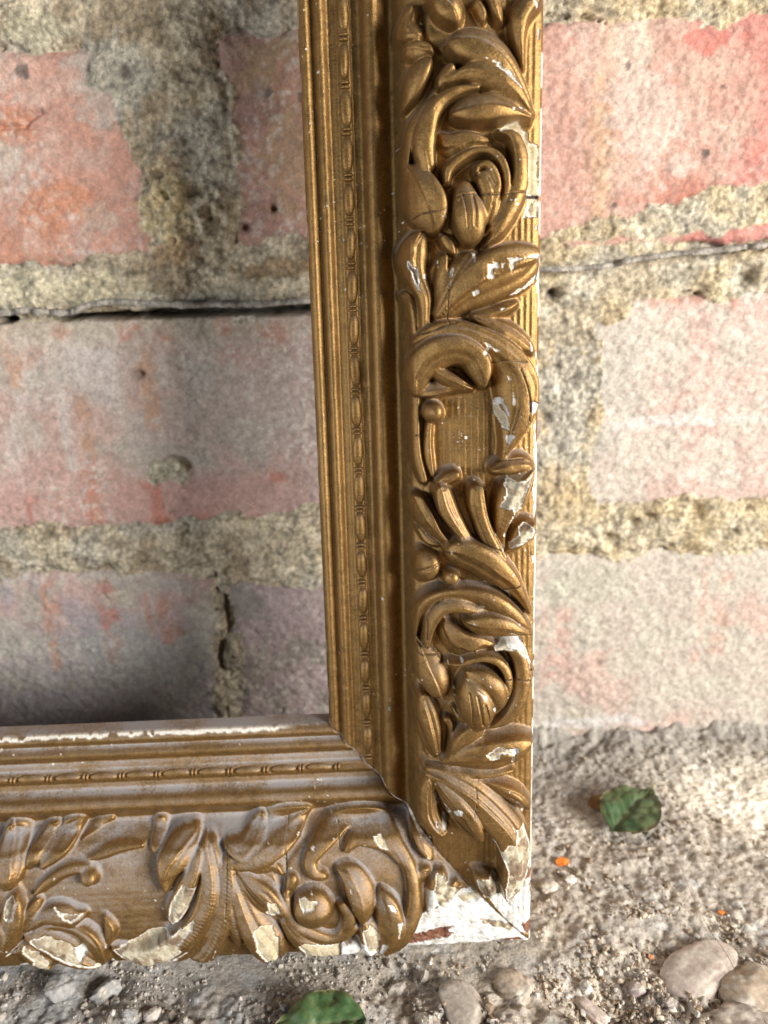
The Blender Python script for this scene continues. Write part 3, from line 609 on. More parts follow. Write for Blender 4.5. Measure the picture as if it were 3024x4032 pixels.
# --- bottom rail, left
B1 = 1659 / 900.0; crop(0, 3100, B1, 'b')
S('leaf', [(1500, 470, 55), (1540, 640, 76), (1540, 800, 88), (1495, 950, 92), (1405, 1085, 100), (1280, 1185, 108), (1120, 1255, 86), (960, 1245, 56), (815, 1190, 20)], 2.2, .5, veins=(-.45, 0, .45), vd=.45)
S('leaf', [(1650, 560, 45), (1640, 730, 58), (1620, 900, 62), (1575, 1080, 58), (1500, 1220, 54), (1415, 1280, 34)], 1.6)
S('leaf', [(1370, 420, 50), (1280, 490, 88), (1225, 600, 70), (1210, 700, 38), (1208, 765, 16)], 3.4, .7, veins=(.2,))
S('leaf', [(1420, 500, 46), (1385, 640, 56), (1335, 760, 62), (1275, 900, 58), (1240, 985, 20)], 3.0, .7)
S('berry', [(1110, 390, 46), (1130, 455, 52)], 1.6)
S('stem', [(590, 565, 14), (720, 512, 34), (850, 477, 34), (1010, 470, 18)], .9)
S('stem', [(540, 462, 12), (630, 412, 28), (730, 380, 20)], .9)
S('stem', [(245, 795, 22), (330, 715, 38), (440, 635, 44), (550, 602, 44), (620, 610, 44)], 1.6)
S('berry', [(640, 665, 62)], 2.2, .9)
S('leaf', [(185, 610, 16), (240, 525, 48), (300, 445, 50), (335, 405, 22)], 1.6)
S('leaf', [(285, 600, 20), (365, 505, 50), (435, 425, 62), (490, 380, 36)], 1.8)
S('leaf', [(50, 720, 44), (85, 570, 88), (40, 460, 76)], 2.0, .7)
S('leaf', [(20, 1190, 46), (60, 1050, 70), (90, 900, 72), (100, 820, 42)], 2.2, veins=(.2,))
S('leaf', [(50, 1200, 26), (150, 1050, 40), (220, 930, 44), (262, 850, 28)], 1.6)
S('leaf', [(190, 1050, 22), (310, 955, 48), (420, 930, 62), (520, 955, 52), (600, 935, 20)], 1.8, veins=(0,))
S('leaf', [(250, 1065, 20), (420, 1035, 40), (560, 1065, 56), (665, 1155, 62), (725, 1270, 36)], 1.5)
S('leaf', [(195, 1100, 26), (350, 1125, 68), (480, 1175, 82), (600, 1235, 70), (720, 1300, 24)], 2.4, .6)
S('leaf', [(748, 970, 16), (785, 1060, 38), (760, 1180, 22)], 1.2)
S('leaf', [(60, 1215, 18), (170, 1190, 40), (240, 1245, 46), (325, 1295, 44)], 1.8)
S('leaf', [(-120, 1000, 60), (-40, 1080, 80), (10, 1200, 50)], 1.6)
# --- bottom rail, rosette
B2 = 1659 / 1000.0; crop(700, 3100, B2, 'b')
S('ring', [(945, 585, 36), (885, 560, 46), (868, 470, 52), (945, 370, 56), (1075, 292, 52), (1220, 265, 46), (1350, 300, 46), (1452, 400, 44), (1518, 530, 44), (1546, 680, 44), (1535, 830, 54), (1480, 960, 60), (1390, 1060, 44), (1310, 1105, 16)], 2.8)
S('scroll', [(1105, 420, 26), (1170, 355, 48), (1280, 350, 60), (1390, 405, 46), (1465, 510, 24)], 2.6)
S('petal', [(1045, 525, 16), (1135, 570, 60), (1195, 680, 78), (1220, 800, 56), (1210, 890, 20)], 3.0, .7)
S('petal', [(1330, 670, 18), (1368, 780, 66), (1390, 900, 72), (1370, 1020, 50), (1325, 1100, 16)], 3.2, .7)
S('hook', [(1075, 780, 36), (1120, 845, 46), (1110, 925, 42), (1050, 980, 22)], 2.4)
S('bud', [(885, 785, 122)], 3.0, .8)
S('ring', [(705, 700, 30), (722, 830, 38), (785, 920, 42), (880, 968, 42), (990, 1000, 36), (1090, 980, 34), (1170, 930, 24)], 2.4)
S('scroll', [(695, 890, 34), (770, 990, 52), (880, 1065, 60), (1000, 1085, 56), (1160, 1065, 46)], 2.0)
S('leaf', [(1250, 920, 46), (1270, 1000, 62), (1280, 1090, 38)], 2.4)
S('bud', [(745, 615, 42), (718, 690, 28)], 1.8)
S('leaf', [(345, 500, 34), (470, 440, 78), (600, 365, 92), (720, 305, 72), (830, 258, 28)], 1.8, .6, veins=(-.3, .25), vd=.4)
S('leaf', [(400, 505, 30), (520, 535, 44), (620, 525, 36), (675, 575, 20)], 2.0)
S('leaf', [(320, 400, 24), (430, 412, 54), (500, 350, 52), (522, 300, 30)], 2.4)
S('leaf', [(385, 555, 24), (465, 640, 60), (555, 725, 76), (640, 800, 60), (695, 840, 20)], 1.8)
S('leaf', [(370, 620, 26), (435, 780, 58), (505, 920, 80), (590, 1025, 86), (645, 1130, 40)], 2.2, .6, veins=(-.2, .3), vd=.4)
S('leaf', [(330, 690, 36), (340, 830, 42), (368, 940, 50), (392, 1030, 26)], 1.6)
S('leaf', [(1570, 290, 40), (1610, 370, 44), (1650, 470, 24)], 1.8)
S('leaf', [(1560, 640, 30), (1600, 580, 40), (1640, 560, 20)], 1.2)
crop(1500, 2900, Q, 'b')
S('leaf', [(455, 1660, 30), (500, 1520, 56), (540, 1380, 70), (555, 1300, 50)], 2.0)
S('leaf', [(560, 1640, 26), (640, 1500, 60), (690, 1410, 46)], 1.6)

# --- the swelling masses the leaves and petals grow from
def MS(name, pts): S(name, pts, .85, .03, bev=0)
crop(1500, 0, Q, 'r'); MS('rosette', [(800, 1000, 330), (830, 1500, 370), (830, 1950, 310)]); MS('leaf_cluster', [(700, 150, 250), (900, 420, 200)])
crop(1500, 600, Q, 'r'); MS('leaf_cluster', [(480, 1500, 150), (650, 1250, 230), (760, 1080, 190)])
crop(1500, 1800, Q, 'r'); MS('leaf_cluster', [(720, 620, 220), (760, 850, 230), (950, 1050, 170)])
crop(1500, 2300, Q, 'r'); MS('rosette', [(840, 400, 340), (850, 760, 390), (850, 1120, 310)]); MS('leaf_cluster', [(560, 1300, 160), (680, 1560, 230)])
crop(1500, 2900, Q, 'r'); MS('leaf_cluster', [(620, 420, 190), (760, 620, 190)])
crop(700, 3100, B2, 'b'); MS('rosette', [(980, 680, 280), (1250, 690, 310)]); MS('leaf_cluster', [(430, 560, 160), (520, 820, 170)])
crop(0, 3100, B1, 'b'); MS('leaf_cluster', [(150, 1000, 170), (320, 1080, 130)]); MS('leaf_cluster', [(1450, 600, 130), (1420, 900, 130)])
# --- losses in the gilding: w white gesso, c cream, d dark, m mixed, r red-brown wood
crop(1500, 0, Q, 'r')
K('c', (1090, 1200), (1150, 1155), (1290, 1110), (1400, 1190), (1430, 1290), (1515, 1310), (1520, 1900), (1500, 1990), (1400, 2010), (1400, 1820), (1360, 1700), (1350, 1500), (1380, 1380), (1310, 1270), (1200, 1215), (1120, 1250))
K('d', (1030, 650), (1090, 620), (1220, 720), (1290, 800), (1270, 830), (1140, 730)); K('w', (960, 580), (1050, 590), (1100, 620), (1200, 690), (1330, 850), (1300, 860), (1180, 720), (1060, 640), (980, 600))
K('w', (1200, 1020), (1250, 1030), (1230, 1070), (1195, 1050)); K('w', (1240, 970), (1330, 1030), (1290, 1030)); K('w', (1380, 0), (1440, 20), (1500, 60), (1440, 70)); K('w', (1500, 180), (1525, 180), (1520, 430), (1500, 400)); K('w', (1420, 1110), (1455, 1100), (1440, 1130))
crop(1500, 600, Q, 'r')
K('c', (1395, 360), (1500, 370), (1470, 430), (1400, 590), (1345, 600), (1390, 460))
K('w', (970, 1050), (1085, 1030), (1090, 1100), (1040, 1105), (1030, 1185), (985, 1180)); K('w', (1160, 1000), (1300, 985), (1470, 950), (1465, 990), (1230, 1040), (1215, 1140), (1180, 1120)); K('w', (835, 920), (890, 950), (885, 1010), (850, 1070)); K('w', (835, 1300), (895, 1258), (928, 1310), (850, 1358)); K('w', (1100, 1040), (1140, 1040), (1130, 1100), (1105, 1095))
K('d', (235, 1000), (265, 995), (300, 1070), (350, 1080), (380, 1310), (330, 1300), (290, 1140), (240, 1080)); K('d', (515, 990), (550, 980), (550, 1100), (565, 1180), (535, 1150)); K('m', (650, 1080), (690, 1070), (660, 1200), (630, 1270))
K('w', (1480, 920), (1520, 1000), (1512, 1330), (1482, 1320), (1490, 1100)); K('c', (1195, 1325), (1330, 1250), (1440, 1150), (1475, 1100), (1460, 1200), (1330, 1290), (1220, 1340)); K('w', (1060, 1485), (1180, 1435), (1190, 1450), (1090, 1500)); K('w', (395, 1120), (420, 1130), (415, 1185), (395, 1175)); K('w', (1480, 640), (1500, 640), (1495, 700), (1478, 690))
crop(1500, 1200, Q, 'r')
K('m', (868, 322), (960, 340), (1115, 440), (1060, 445), (1000, 400), (965, 482), (935, 465), (980, 390)); K('w', (1075, 850), (1135, 865), (1200, 1020), (1185, 1060), (1120, 940), (1065, 930)); K('c', (1065, 930), (1110, 930), (1190, 1060), (1200, 1190), (1130, 1150), (1075, 1020)); K('w', (1165, 655), (1205, 690), (1190, 735)); K('w', (1215, 770), (1250, 900), (1240, 940), (1212, 935)); K('w', (1335, 865), (1385, 890), (1450, 920), (1440, 980), (1390, 1025), (1360, 1000)); K('w', (1150, 1200), (1240, 1215), (1220, 1270), (1190, 1310), (1165, 1280)); K('w', (1275, 1040), (1295, 1030), (1285, 1070)); K('w', (1470, 420), (1500, 420), (1490, 700), (1475, 650)); K('w', (1455, 1180), (1490, 1000), (1480, 1700), (1462, 1500)); K('w', (1390, 340), (1410, 360), (1440, 430), (1400, 455))
crop(1500, 1800, Q, 'r')
K('m', (1180, 168), (1260, 210), (1350, 195), (1430, 105), (1350, 300), (1310, 420), (1230, 525), (1210, 470), (1090, 472), (1160, 330), (1135, 250)); K('m', (1270, 640), (1330, 600), (1430, 640), (1432, 720), (1300, 812), (1200, 872), (1185, 815), (1280, 720)); K('m', (1108, 770), (1150, 870), (1195, 965), (1160, 950), (1120, 850)); K('w', (1160, 640), (1200, 560), (1230, 530), (1190, 620)); K('w', (980, 1180), (1080, 1190), (1190, 1240), (1250, 1330), (1220, 1345), (1160, 1270), (1060, 1215)); K('w', (640, 850), (660, 850), (665, 915), (645, 900)); K('w', (1450, 100), (1478, 60), (1475, 620), (1455, 600)); K('w', (1440, 960), (1475, 960), (1468, 1050), (1445, 1010)); K('w', (1205, 1050), (1225, 1060), (1215, 1095))
crop(1500, 2300, Q, 'r')
K('m', (1042, 575), (1090, 540), (1160, 498), (1300, 505), (1345, 560), (1385, 640), (1435, 800), (1442, 860), (1420, 1030), (1330, 1212), (1315, 1200), (1385, 1000), (1372, 860), (1378, 770), (1335, 665), (1250, 590), (1165, 600), (1135, 640), (1065, 612)); K('w', (1150, 498), (1300, 505), (1345, 560), (1385, 650), (1340, 640), (1260, 575), (1170, 580))
K('w', (870, 928), (975, 980), (968, 1030), (930, 985)); K('w', (1015, 1110), (1065, 1095), (1050, 1155)); K('w', (828, 300), (880, 325), (850, 352)); K('w', (1390, 352), (1432, 338), (1425, 352)); K('w', (1160, 425), (1210, 415), (1250, 450), (1200, 440)); K('w', (895, 185), (960, 190), (955, 205)); K('w', (850, 265), (890, 258), (880, 272)); K('w', (70, 1300), (105, 1290), (100, 1340), (72, 1345)); K('w', (88, 1220), (108, 1220), (105, 1250), (88, 1250)); K('w', (15, 230), (35, 230), (35, 280), (20, 280))
K('w', (1310, 1140), (1345, 1120), (1360, 1150), (1320, 1170)); K('w', (1440, 1400), (1470, 1300), (1475, 1659), (1452, 1650)); K('w', (1455, 100), (1475, 60), (1472, 400), (1458, 380))
crop(1500, 2900, Q, 'r')
K('m', (958, 120), (1030, 70), (1085, 38), (1180, 60), (1262, 60), (1275, 95), (1240, 245), (1200, 225), (1225, 130), (1170, 115), (1095, 110), (1092, 172), (1000, 175)); K('w', (1180, 70), (1262, 62), (1275, 95), (1240, 245), (1203, 222), (1225, 130)); K('d', (488, 480), (525, 520), (650, 650), (620, 685), (520, 625)); K('w', (660, 640), (700, 598), (752, 612), (742, 682), (680, 670)); K('d', (488, 690), (535, 780), (560, 850), (545, 862), (500, 780)); K('w', (560, 780), (610, 785), (622, 840), (560, 858)); K('w', (1140, 538), (1280, 590), (1340, 662), (1310, 655), (1260, 610)); K('w', (1325, 762), (1400, 700), (1390, 730), (1340, 770)); K('w', (1195, 780), (1250, 850), (1235, 860)); K('w', (500, 530), (525, 560), (520, 630), (508, 600))
K('m', (1055, 1040), (1130, 1010), (1170, 950), (1240, 950), (1255, 850), (1335, 830), (1400, 1000), (1395, 1150), (1350, 1350), (1240, 1490), (1150, 1520), (1145, 1380), (1170, 1250), (1150, 1130)); K('m', (895, 1340), (950, 1308), (1060, 1320), (1140, 1400), (1170, 1520), (1000, 1600), (930, 1500))
K('w', (1000, 1560), (1160, 1530), (1290, 1480), (1340, 1410), (1460, 1420), (1460, 1960), (1250, 1900)); K('r', (1370, 1360), (1460, 1300), (1460, 1400), (1390, 1430)); K('r', (1400, 1560), (1460, 1500), (1455, 1580)); K('w', (1430, 700), (1465, 300), (1475, -100), (1465, 1000), (1440, 900)); K('w', (1380, 1310), (1440, 1270), (1440, 1310), (1390, 1340))
K('r', (1395, 1480), (1462, 1440), (1462, 1470), (1420, 1520)); K('r', (1330, 1870), (1440, 1800), (1455, 1700), (1460, 1900), (1400, 1960)); K('m', (1180, 1600), (1240, 1560), (1250, 1680), (1200, 1720)); K('r', (1250, 1520), (1290, 1500), (1280, 1580))
crop(0, 3100, B1, 'b')
K('m', (30, 830), (80, 790), (145, 822), (112, 940), (60, 980), (28, 940)); K('m', (388, 880), (430, 890), (520, 920), (605, 930), (580, 955), (520, 982), (420, 920)); K('m', (205, 1110), (330, 1078), (480, 1108), (550, 1150), (620, 1138), (642, 1190), (600, 1260), (740, 1282), (730, 1315), (600, 1282), (480, 1242), (350, 1172), (230, 1142)); K('w', (540, 1150), (625, 1138), (640, 1190), (605, 1250), (570, 1220)); K('m', (155, 1190), (170, 1158), (270, 1208), (365, 1280), (330, 1342), (240, 1342), (240, 1262)); K('d', (50, 1212), (132, 1155), (132, 1192), (70, 1228)); K('m', (1330, 690), (1422, 720), (1395, 870), (1260, 985), (1222, 955), (1240, 830)); K('m', (805, 1190), (950, 1150), (1080, 1072), (1250, 1058), (1425, 918), (1405, 1012), (1310, 1122), (1335, 1158), (1240, 1252), (1270, 1300), (1080, 1336), (960, 1315), (870, 1255)); K('w', (1178, 565), (1200, 615), (1238, 640), (1188, 632)); K('w', (88, 1350), (150, 1330), (242, 1348), (180, 1364)); K('w', (745, 1130), (780, 1160), (760, 1195)); K('w', (510, 1345), (560, 1320), (600, 1350)); K('w', (785, 1310), (800, 1290), (830, 1310), (800, 1335)); K('w', (1160, 1290), (1350, 1180), (1370, 1190), (1240, 1290)); K('w', (1420, 1300), (1530, 1240), (1590, 1120), (1560, 1230), (1460, 1310))
crop(700, 3100, B2, 'b')
K('c', (590, 720), (650, 740), (672, 800), (640, 842), (555, 832), (592, 790)); K('c', (498, 920), (550, 886), (622, 908), (642, 970), (668, 980), (662, 1155), (600, 1135), (520, 1035)); K('c', (778, 710), (830, 688), (932, 702), (890, 742), (830, 772)); K('w', (820, 730), (845, 740), (830, 778)); K('c', (1275, 340), (1330, 318), (1395, 412), (1320, 392)); K('c', (790, 1030), (830, 1005), (1000, 1032), (1062, 1008), (1062, 1115), (960, 1158), (860, 1135)); K('w', (1062, 1012), (1110, 1030), (1200, 990), (1300, 1005), (1300, 1112), (1180, 1100), (1062, 1115)); K('m', (1205, 925), (1260, 895), (1322, 950), (1312, 1085), (1230, 1045)); K('w', (1370, 730), (1402, 728), (1445, 780), (1420, 792), (1390, 770)); K('c', (1120, 610), (1142, 620), (1140, 672)); K('w', (865, 395), (895, 385), (890, 410)); K('w', (1030, 298), (1045, 300), (1040, 310)); K('w', (440, 1050), (480, 1080), (570, 1150), (540, 1155), (460, 1090)); K('w', (320, 1160), (370, 1138), (440, 1160), (380, 1172)); K('w', (1310, 1090), (1340, 1000), (1380, 1000), (1340, 1060), (1320, 1110)); K('w', (1440, 850), (1470, 850), (1440, 990)); K('w', (1320, 740), (1335, 730), (1330, 790))
crop(1500, 2900, Q, 'b')
K('w', (410, 1440), (500, 1440), (520, 1270), (600, 1290), (640, 1400), (740, 1420), (700, 1500), (890, 1455), (1050, 1640), (1400, 1900), (1420, 1990), (1100, 2030), (300, 2060), (170, 2060), (240, 1960), (330, 1800), (420, 1680))
K('m', (700, 1560), (900, 1500), (960, 1580), (800, 1640)); K('m', (900, 1760), (1200, 1800), (1330, 1880), (1200, 1900), (950, 1830)); K('r', (1000, 1990), (1300, 1940), (1410, 1975), (1100, 2025)); K('r', (100, 2010), (300, 1920), (560, 1850), (720, 1830), (640, 1880), (700, 1900), (640, 1950), (300, 2010), (120, 2050)); K('m', (495, 1440), (520, 1265), (600, 1290), (640, 1400), (740, 1430), (640, 1600), (560, 1659), (500, 1560))
# cracks across the carving
crop(1500, 600, Q, 'r'); CR((680, 432), (760, 415), (870, 402), (1000, 412), (1120, 405), (1300, 388), (1500, 382)); CR((290, 630), (360, 592), (520, 560), (610, 520)); CR((630, 1280), (620, 1450), (628, 1600))
crop(1500, 1200, Q, 'r'); CR((300, 292), (370, 275), (460, 252), (620, 190), (750, 150), (880, 115), (925, 130)); CR((1020, 542), (1150, 520), (1340, 530)); CR((1280, 600), (1340, 760), (1372, 950), (1345, 1150), (1290, 1240)); CR((310, 1225), (425, 1225)); CR((1130, 1450), (1330, 1435))
crop(1500, 1800, Q, 'r'); CR((950, 800), (1110, 852)); CR((1150, 1232), (1290, 1190)); CR((560, 1200), (620, 1200), (700, 1180)); CR((1440, 700), (1425, 850), (1430, 960))
crop(1500, 2300, Q, 'r'); CR((300, 640), (440, 650), (540, 660)); CR((480, 1032), (620, 1022)); CR((1140, 862), (1240, 855), (1440, 862)); CR((430, 500), (430, 300), (500, 180), (580, 130))
crop(1500, 2900, Q, 'r'); CR((420, 285), (570, 300)); CR((880, 460), (880, 580), (855, 690))
crop(0, 3100, B1, 'b'); CR((1440, 1080), (1390, 1150))
crop(700, 3100, B2, 'b'); CR((712, 255), (700, 420), (705, 560), (700, 700)); CR((1045, 300), (1055, 420)); CR((315, 400), (322, 620), (315, 860)); CR((665, 980), (668, 1150)); CR((1062, 1000), (1062, 1115))

# repeat of the pattern just outside the picture
crop(0, 0, 1, 'r')
PER = fp(1990, 720)[1] - fp(1990, 2640)[1]
prims['r'] += [dict(p, P=p['P'] + np.array([0, PER, 0])) for p in prims['r'] if p['P'][:, 1].mean() > 60 and p['P'][:, 1].min() + PER > 262]
prims['b'] += [dict(p, P=p['P'] - np.array([PER * .93, 0, 0])) for p in prims['b'] if p['P'][:, 0].max() - PER * .93 < -166]

def build_rail(key, name, Lmax, step, label):
    w = W1 if key == 'r' else W2; off = .13; kL, kh, kw = (1.5, 1.3, .8) if key == 'r' else (.82, .95, .65)
    tt = np.arange(0, 60.001, .235); S0 = np.arange(0, Lmax, step)
    tcol = np.concatenate([[0], tt, [60]]); pad = np.zeros(len(tcol), bool); pad[0] = pad[-1] = True
    Tn, Sj = np.meshgrid(tcol, S0); ratio = (W2 / 60 if key == 'r' else 1.0)
    Sm = Sj + off + Tn * ratio * (1 - Sj / Lmax)
    if key == 'r': PX, PY = -Tn, Sm
    else: PX, PY = -Sm, Tn * W2 / 60
    U = 60 - Tn; base = prof(U)
    al = Sm * 1.0; wob = (fbm(al, Tn * .4, 26, 3, 301) - .5) * .5
    base = base + wob * .5
    field = sstep(26.5, 30, U) * sstep(60, 58.5, U)
    amp = .075 if key == 'r' else .015
    reed = field * amp * np.sin(U * 2 * math.pi / 1.6) * (.5 + fbm(al, Tn, 12, 2, 305))
    base += (fbm(al, Tn, 2.2, 3, 311) - .5) * .16 + (fbm(al * .3, Tn, 1.6, 2, 313) - .5) * .02
    Hh = np.zeros_like(base); lab = np.full(base.shape, -1)
    for k, p in enumerate(prims[key]):
        P = p['P']; rm_ = P[:, 2].max()
        rm_ += 1.2; msk = (PX > P[:, 0].min() - rm_) & (PX < P[:, 0].max() + rm_) & (PY > P[:, 1].min() - rm_) & (PY < P[:, 1].max() + rm_)
        if not msk.any(): continue
        x, y = PX[msk], PY[msk]; best = np.full(x.shape, -1.0); sdm = np.full(x.shape, 9.0)
        tot = np.linalg.norm(np.diff(P[:, :2], axis=0), axis=1).cumsum(); tot = np.r_[0, tot] / max(tot[-1], 1e-6)
        for i in range(len(P) - 1):
            a, b = P[i], P[i + 1]; e = b[:2] - a[:2]; L2 = e @ e + 1e-9
            t = np.clip(((x - a[0]) * e[0] + (y - a[1]) * e[1]) / L2, 0, 1)
            r = a[2] + (b[2] - a[2]) * t; dx, dy = x - a[0] - t * e[0], y - a[1] - t * e[1]; d = np.hypot(dx, dy)
            q = d / r; ins = q < 1; sdm = np.minimum(sdm, d - r)
            sg = np.sign(e[0] * dy - e[1] * dx)
            rr = np.sqrt(np.clip(1 - q * q, 0, 1))
            v = kL * p['L'] * sstep(0, .5, (1 - q) * r) + kh * p['hs'] * r * rr
            v = v + p['bev'] * q * sg * r * .6 * kh
            for qv in p['veins']:
                v = v - p['vd'] * np.exp(-((q * sg - qv) / .13) ** 2) * np.clip(r / 2.2, .3, 1.6) * ins
            best = np.where(ins & (v > best), v, best)
        cur = Hh[msk]; cur = cur - .22 * np.exp(-(np.clip(sdm, 0, 9) / .42) ** 2) * (sdm > 0) * (cur > .4) * (cur < p['L'] * kL + 1.6) * min(1, kL)
        lb = lab[msk]; up_ = best > np.maximum(cur, .25); lb[up_] = k; lab[msk] = lb; hb = np.clip(.5 + .5 * (best - cur) / .9, 0, 1); Hh[msk] = np.where(best > 0, cur + (best - cur) * hb + .9 * hb * (1 - hb) * sstep(0, .5, best), cur)
    for pts, wd, dep in cuts[key]:
        d = line_d(PX, PY, pts); Hh -= dep * np.exp(-(d / (wd * .55)) ** 2) * (Hh > .3)
    Hh *= sstep(59.9, 58.2, U) * .55 + .45
    web = np.minimum(blur(Hh, 5) * kw, 2.6)               # the leaves grow out of a swelling, not straight off the field
    Hh = np.maximum(Hh, web)
    for _ in range(1):   # casting softened the edges
        Hp = np.pad(Hh, 1, mode='edge'); Hh = (Hp[1:-1, 1:-1] * 4 + (Hp[:-2, 1:-1] + Hp[2:, 1:-1] + Hp[1:-1, :-2] + Hp[1:-1, 2:]) * 2 + Hp[:-2, :-2] + Hp[2:, 2:] + Hp[:-2, 2:] + Hp[2:, :-2]) / 16
    H = base + reed * sstep(.55, .12, blur(Hh, 9)) + Hh
    # losses
    gilt = np.ones_like(H); bare = np.ones(H.shape + (3,)) * np.array((.78, .75, .68))
    jag = (fbm(PX, PY, 1.3, 3, 331) - .5) * 1.1; nz = fbm(PX, PY, 1.6, 3, 333); nz2 = fbm(PX, PY, 3.5, 3, 337)
    grain = fbm(PX * .5, PY * 2.2, 1.3, 3, 339) if key == 'b' else fbm(PX * 2.2, PY * .5, 1.3, 3, 339)
    for kind, pts in chips[key]:
        pp = np.array(pts)
        msk = (PX > pp[:, 0].min() - 2) & (PX < pp[:, 0].max() + 2) & (PY > pp[:, 1].min() - 2) & (PY < pp[:, 1].max() + 2)
        if not msk.any(): continue
        sd = poly_sd(PX[msk], PY[msk], pp) - .12 + jag[msk] * (.8 if kind != 'w' else .9); ins = sd > 0
        c = np.ones(sd.shape + (3,))
        if kind == 'w': c = c * np.array((.70, .70, .68)); c = mixc(c, (.48, .44, .38), sstep(.5, .72, nz2[msk]) * .55); c = mixc(c, (.36, .30, .23), sstep(.6, .72, grain[msk]) * .5)
        elif kind == 'c': c = c * np.array((.54, .46, .31)); c = mixc(c, (.44, .36, .22), sstep(.45, .65, nz[msk]) * .7)
        elif kind == 'd': c = c * np.array((.085, .05, .03)); c = mixc(c, (.2, .13, .07), sstep(.5, .65, nz[msk]))
        elif kind == 'r': c = c * np.array((.17, .065, .035)); c = mixc(c, (.3, .16, .1), sstep(.5, .7, grain[msk]) * .7)
        else:
            c = c * np.array((.53, .47, .35)); c = mixc(c, (.30, .22, .13), sstep(.5, .62, nz[msk]) * .75); c = mixc(c, (.14, .08, .045), sstep(.58, .66, nz2[msk]) * .8); c = mixc(c, (.40, .33, .22), sstep(.55, .68, grain[msk]) * .6)
        if kind in 'cdm': c = mixc(c, (.82, .80, .74), sstep(.42, .22, sd))
        b_ = bare[msk]; b_[ins] = c[ins]; bare[msk] = b_
        g_ = gilt[msk]; g_ = np.where(sd > 0, np.minimum(g_, sstep(.12, 0, sd)), g_); gilt[msk] = g_
        h_ = H[msk]; h_ -= sstep(-.05, .2, sd) * (.5 if kind in 'cdmr' else .3) - (nz[msk] - .5) * .7 * (sd > .2); H[msk] = h_
    # rubbed arrises
    edge = sstep(.7, .15, Tn) * sstep(.46, .60, fbm(al, Tn * .3, 7, 4, 341) + (.08 if key == 'r' else 0)); 
    if key == 'b':
        lip = np.exp(-((U - .75 - (fbm(al, Tn * 0, 1.6, 4, 345) - .5) * 1.1) / .34) ** 2) * sstep(P2F(1110, 2850, 6)[0] + 6, P2F(1000, 2850, 6)[0], -Sm + 0) * sstep(.28, .44, fbm(al, Tn, 1.6, 3, 347) + .25 * sstep(-120, -95, -Sm)) * 2.4
        edge = np.maximum(edge, np.clip(lip, 0, 1))
        edge = np.maximum(edge, sstep(.5, .0, U) * sstep(.58, .66, fbm(al, U * 6, 1.2, 3, 349)))
    else:
        edge = np.maximum(edge, sstep(.55, .1, U) * sstep(.58, .66, fbm(al, Tn, 5, 4, 351)))
    fleck = sstep(.89, .91, fbm(PX, PY, 1.0, 2, 361)) * sstep(.5, .62, fbm(PX, PY, 22, 2, 363))
    edge = np.maximum(edge, fleck)
    gilt = np.minimum(gilt, 1 - np.clip(edge, 0, 1))
    for pts in cracks[key]:
        d = line_d(PX, PY, catmull(pts, 6)) + jag * .12; g = np.exp(-(d / .1) ** 2); H -= g * .5
        bare = mixc(bare, (.04, .028, .02), sstep(.55, .3, d)); gilt = np.minimum(gilt, 1 - g * .8)
    mit = Sj * 1.0; H -= .5 * np.exp(-(mit / .3) ** 2)
    H = np.where(pad[None, :], 0.0, H); gilt[:, pad] = 1.0; gilt[:, -2] = 1.0; gilt[:, -3] = np.maximum(gilt[:, -3], .6)
    V = np.stack([PX, PY, H], -1) * MM; N = grid_normals(V)
    if N[..., 2].mean() < 0: N = -N
    Fq = grid_faces(*PX.shape)
    if np.cross(V[5, 21] - V[5, 20], V[6, 20] - V[5, 20])[2] < 0: Fq = Fq[:, ::-1]
    rub = H - blur(np.where(pad[None, :], H[:, [1]] * 0 + base, H), 8); lodge = sstep(.42, -.35, rub) * (.5 if key == 'r' else 1.15)
    at = {'dust': lodge.ravel(), 'gilt': gilt.ravel(), 'col': bare.reshape(-1, 3)}
    fl = lab.ravel()[Fq[:, 0]]
    cnt = np.bincount(fl + 1, minlength=len(prims[key]) + 1)
    for k in range(len(prims[key])):
        if cnt[k + 1] < 60: fl[fl == k] = -1
    Vf, Nf = V.reshape(-1, 3), N.reshape(-1, 3)
    rail = obj(name, submesh(name, Vf, Nf, Fq[fl == -1], at, M_GILT), frame)
    if label: rail['label'] = label
    for k, p in enumerate(prims[key]):
        if (fl == k).any(): obj(p['name'], submesh(p['name'], Vf, Nf, Fq[fl == k], at, M_GILT), rail)
    return rail, S0
side, _ = build_rail('r', 'side_rail', 345.0, .25, None)
bott, _ = build_rail('b', 'bottom_rail', 245.0, .25, 'bottom rail with broken bare white corner')

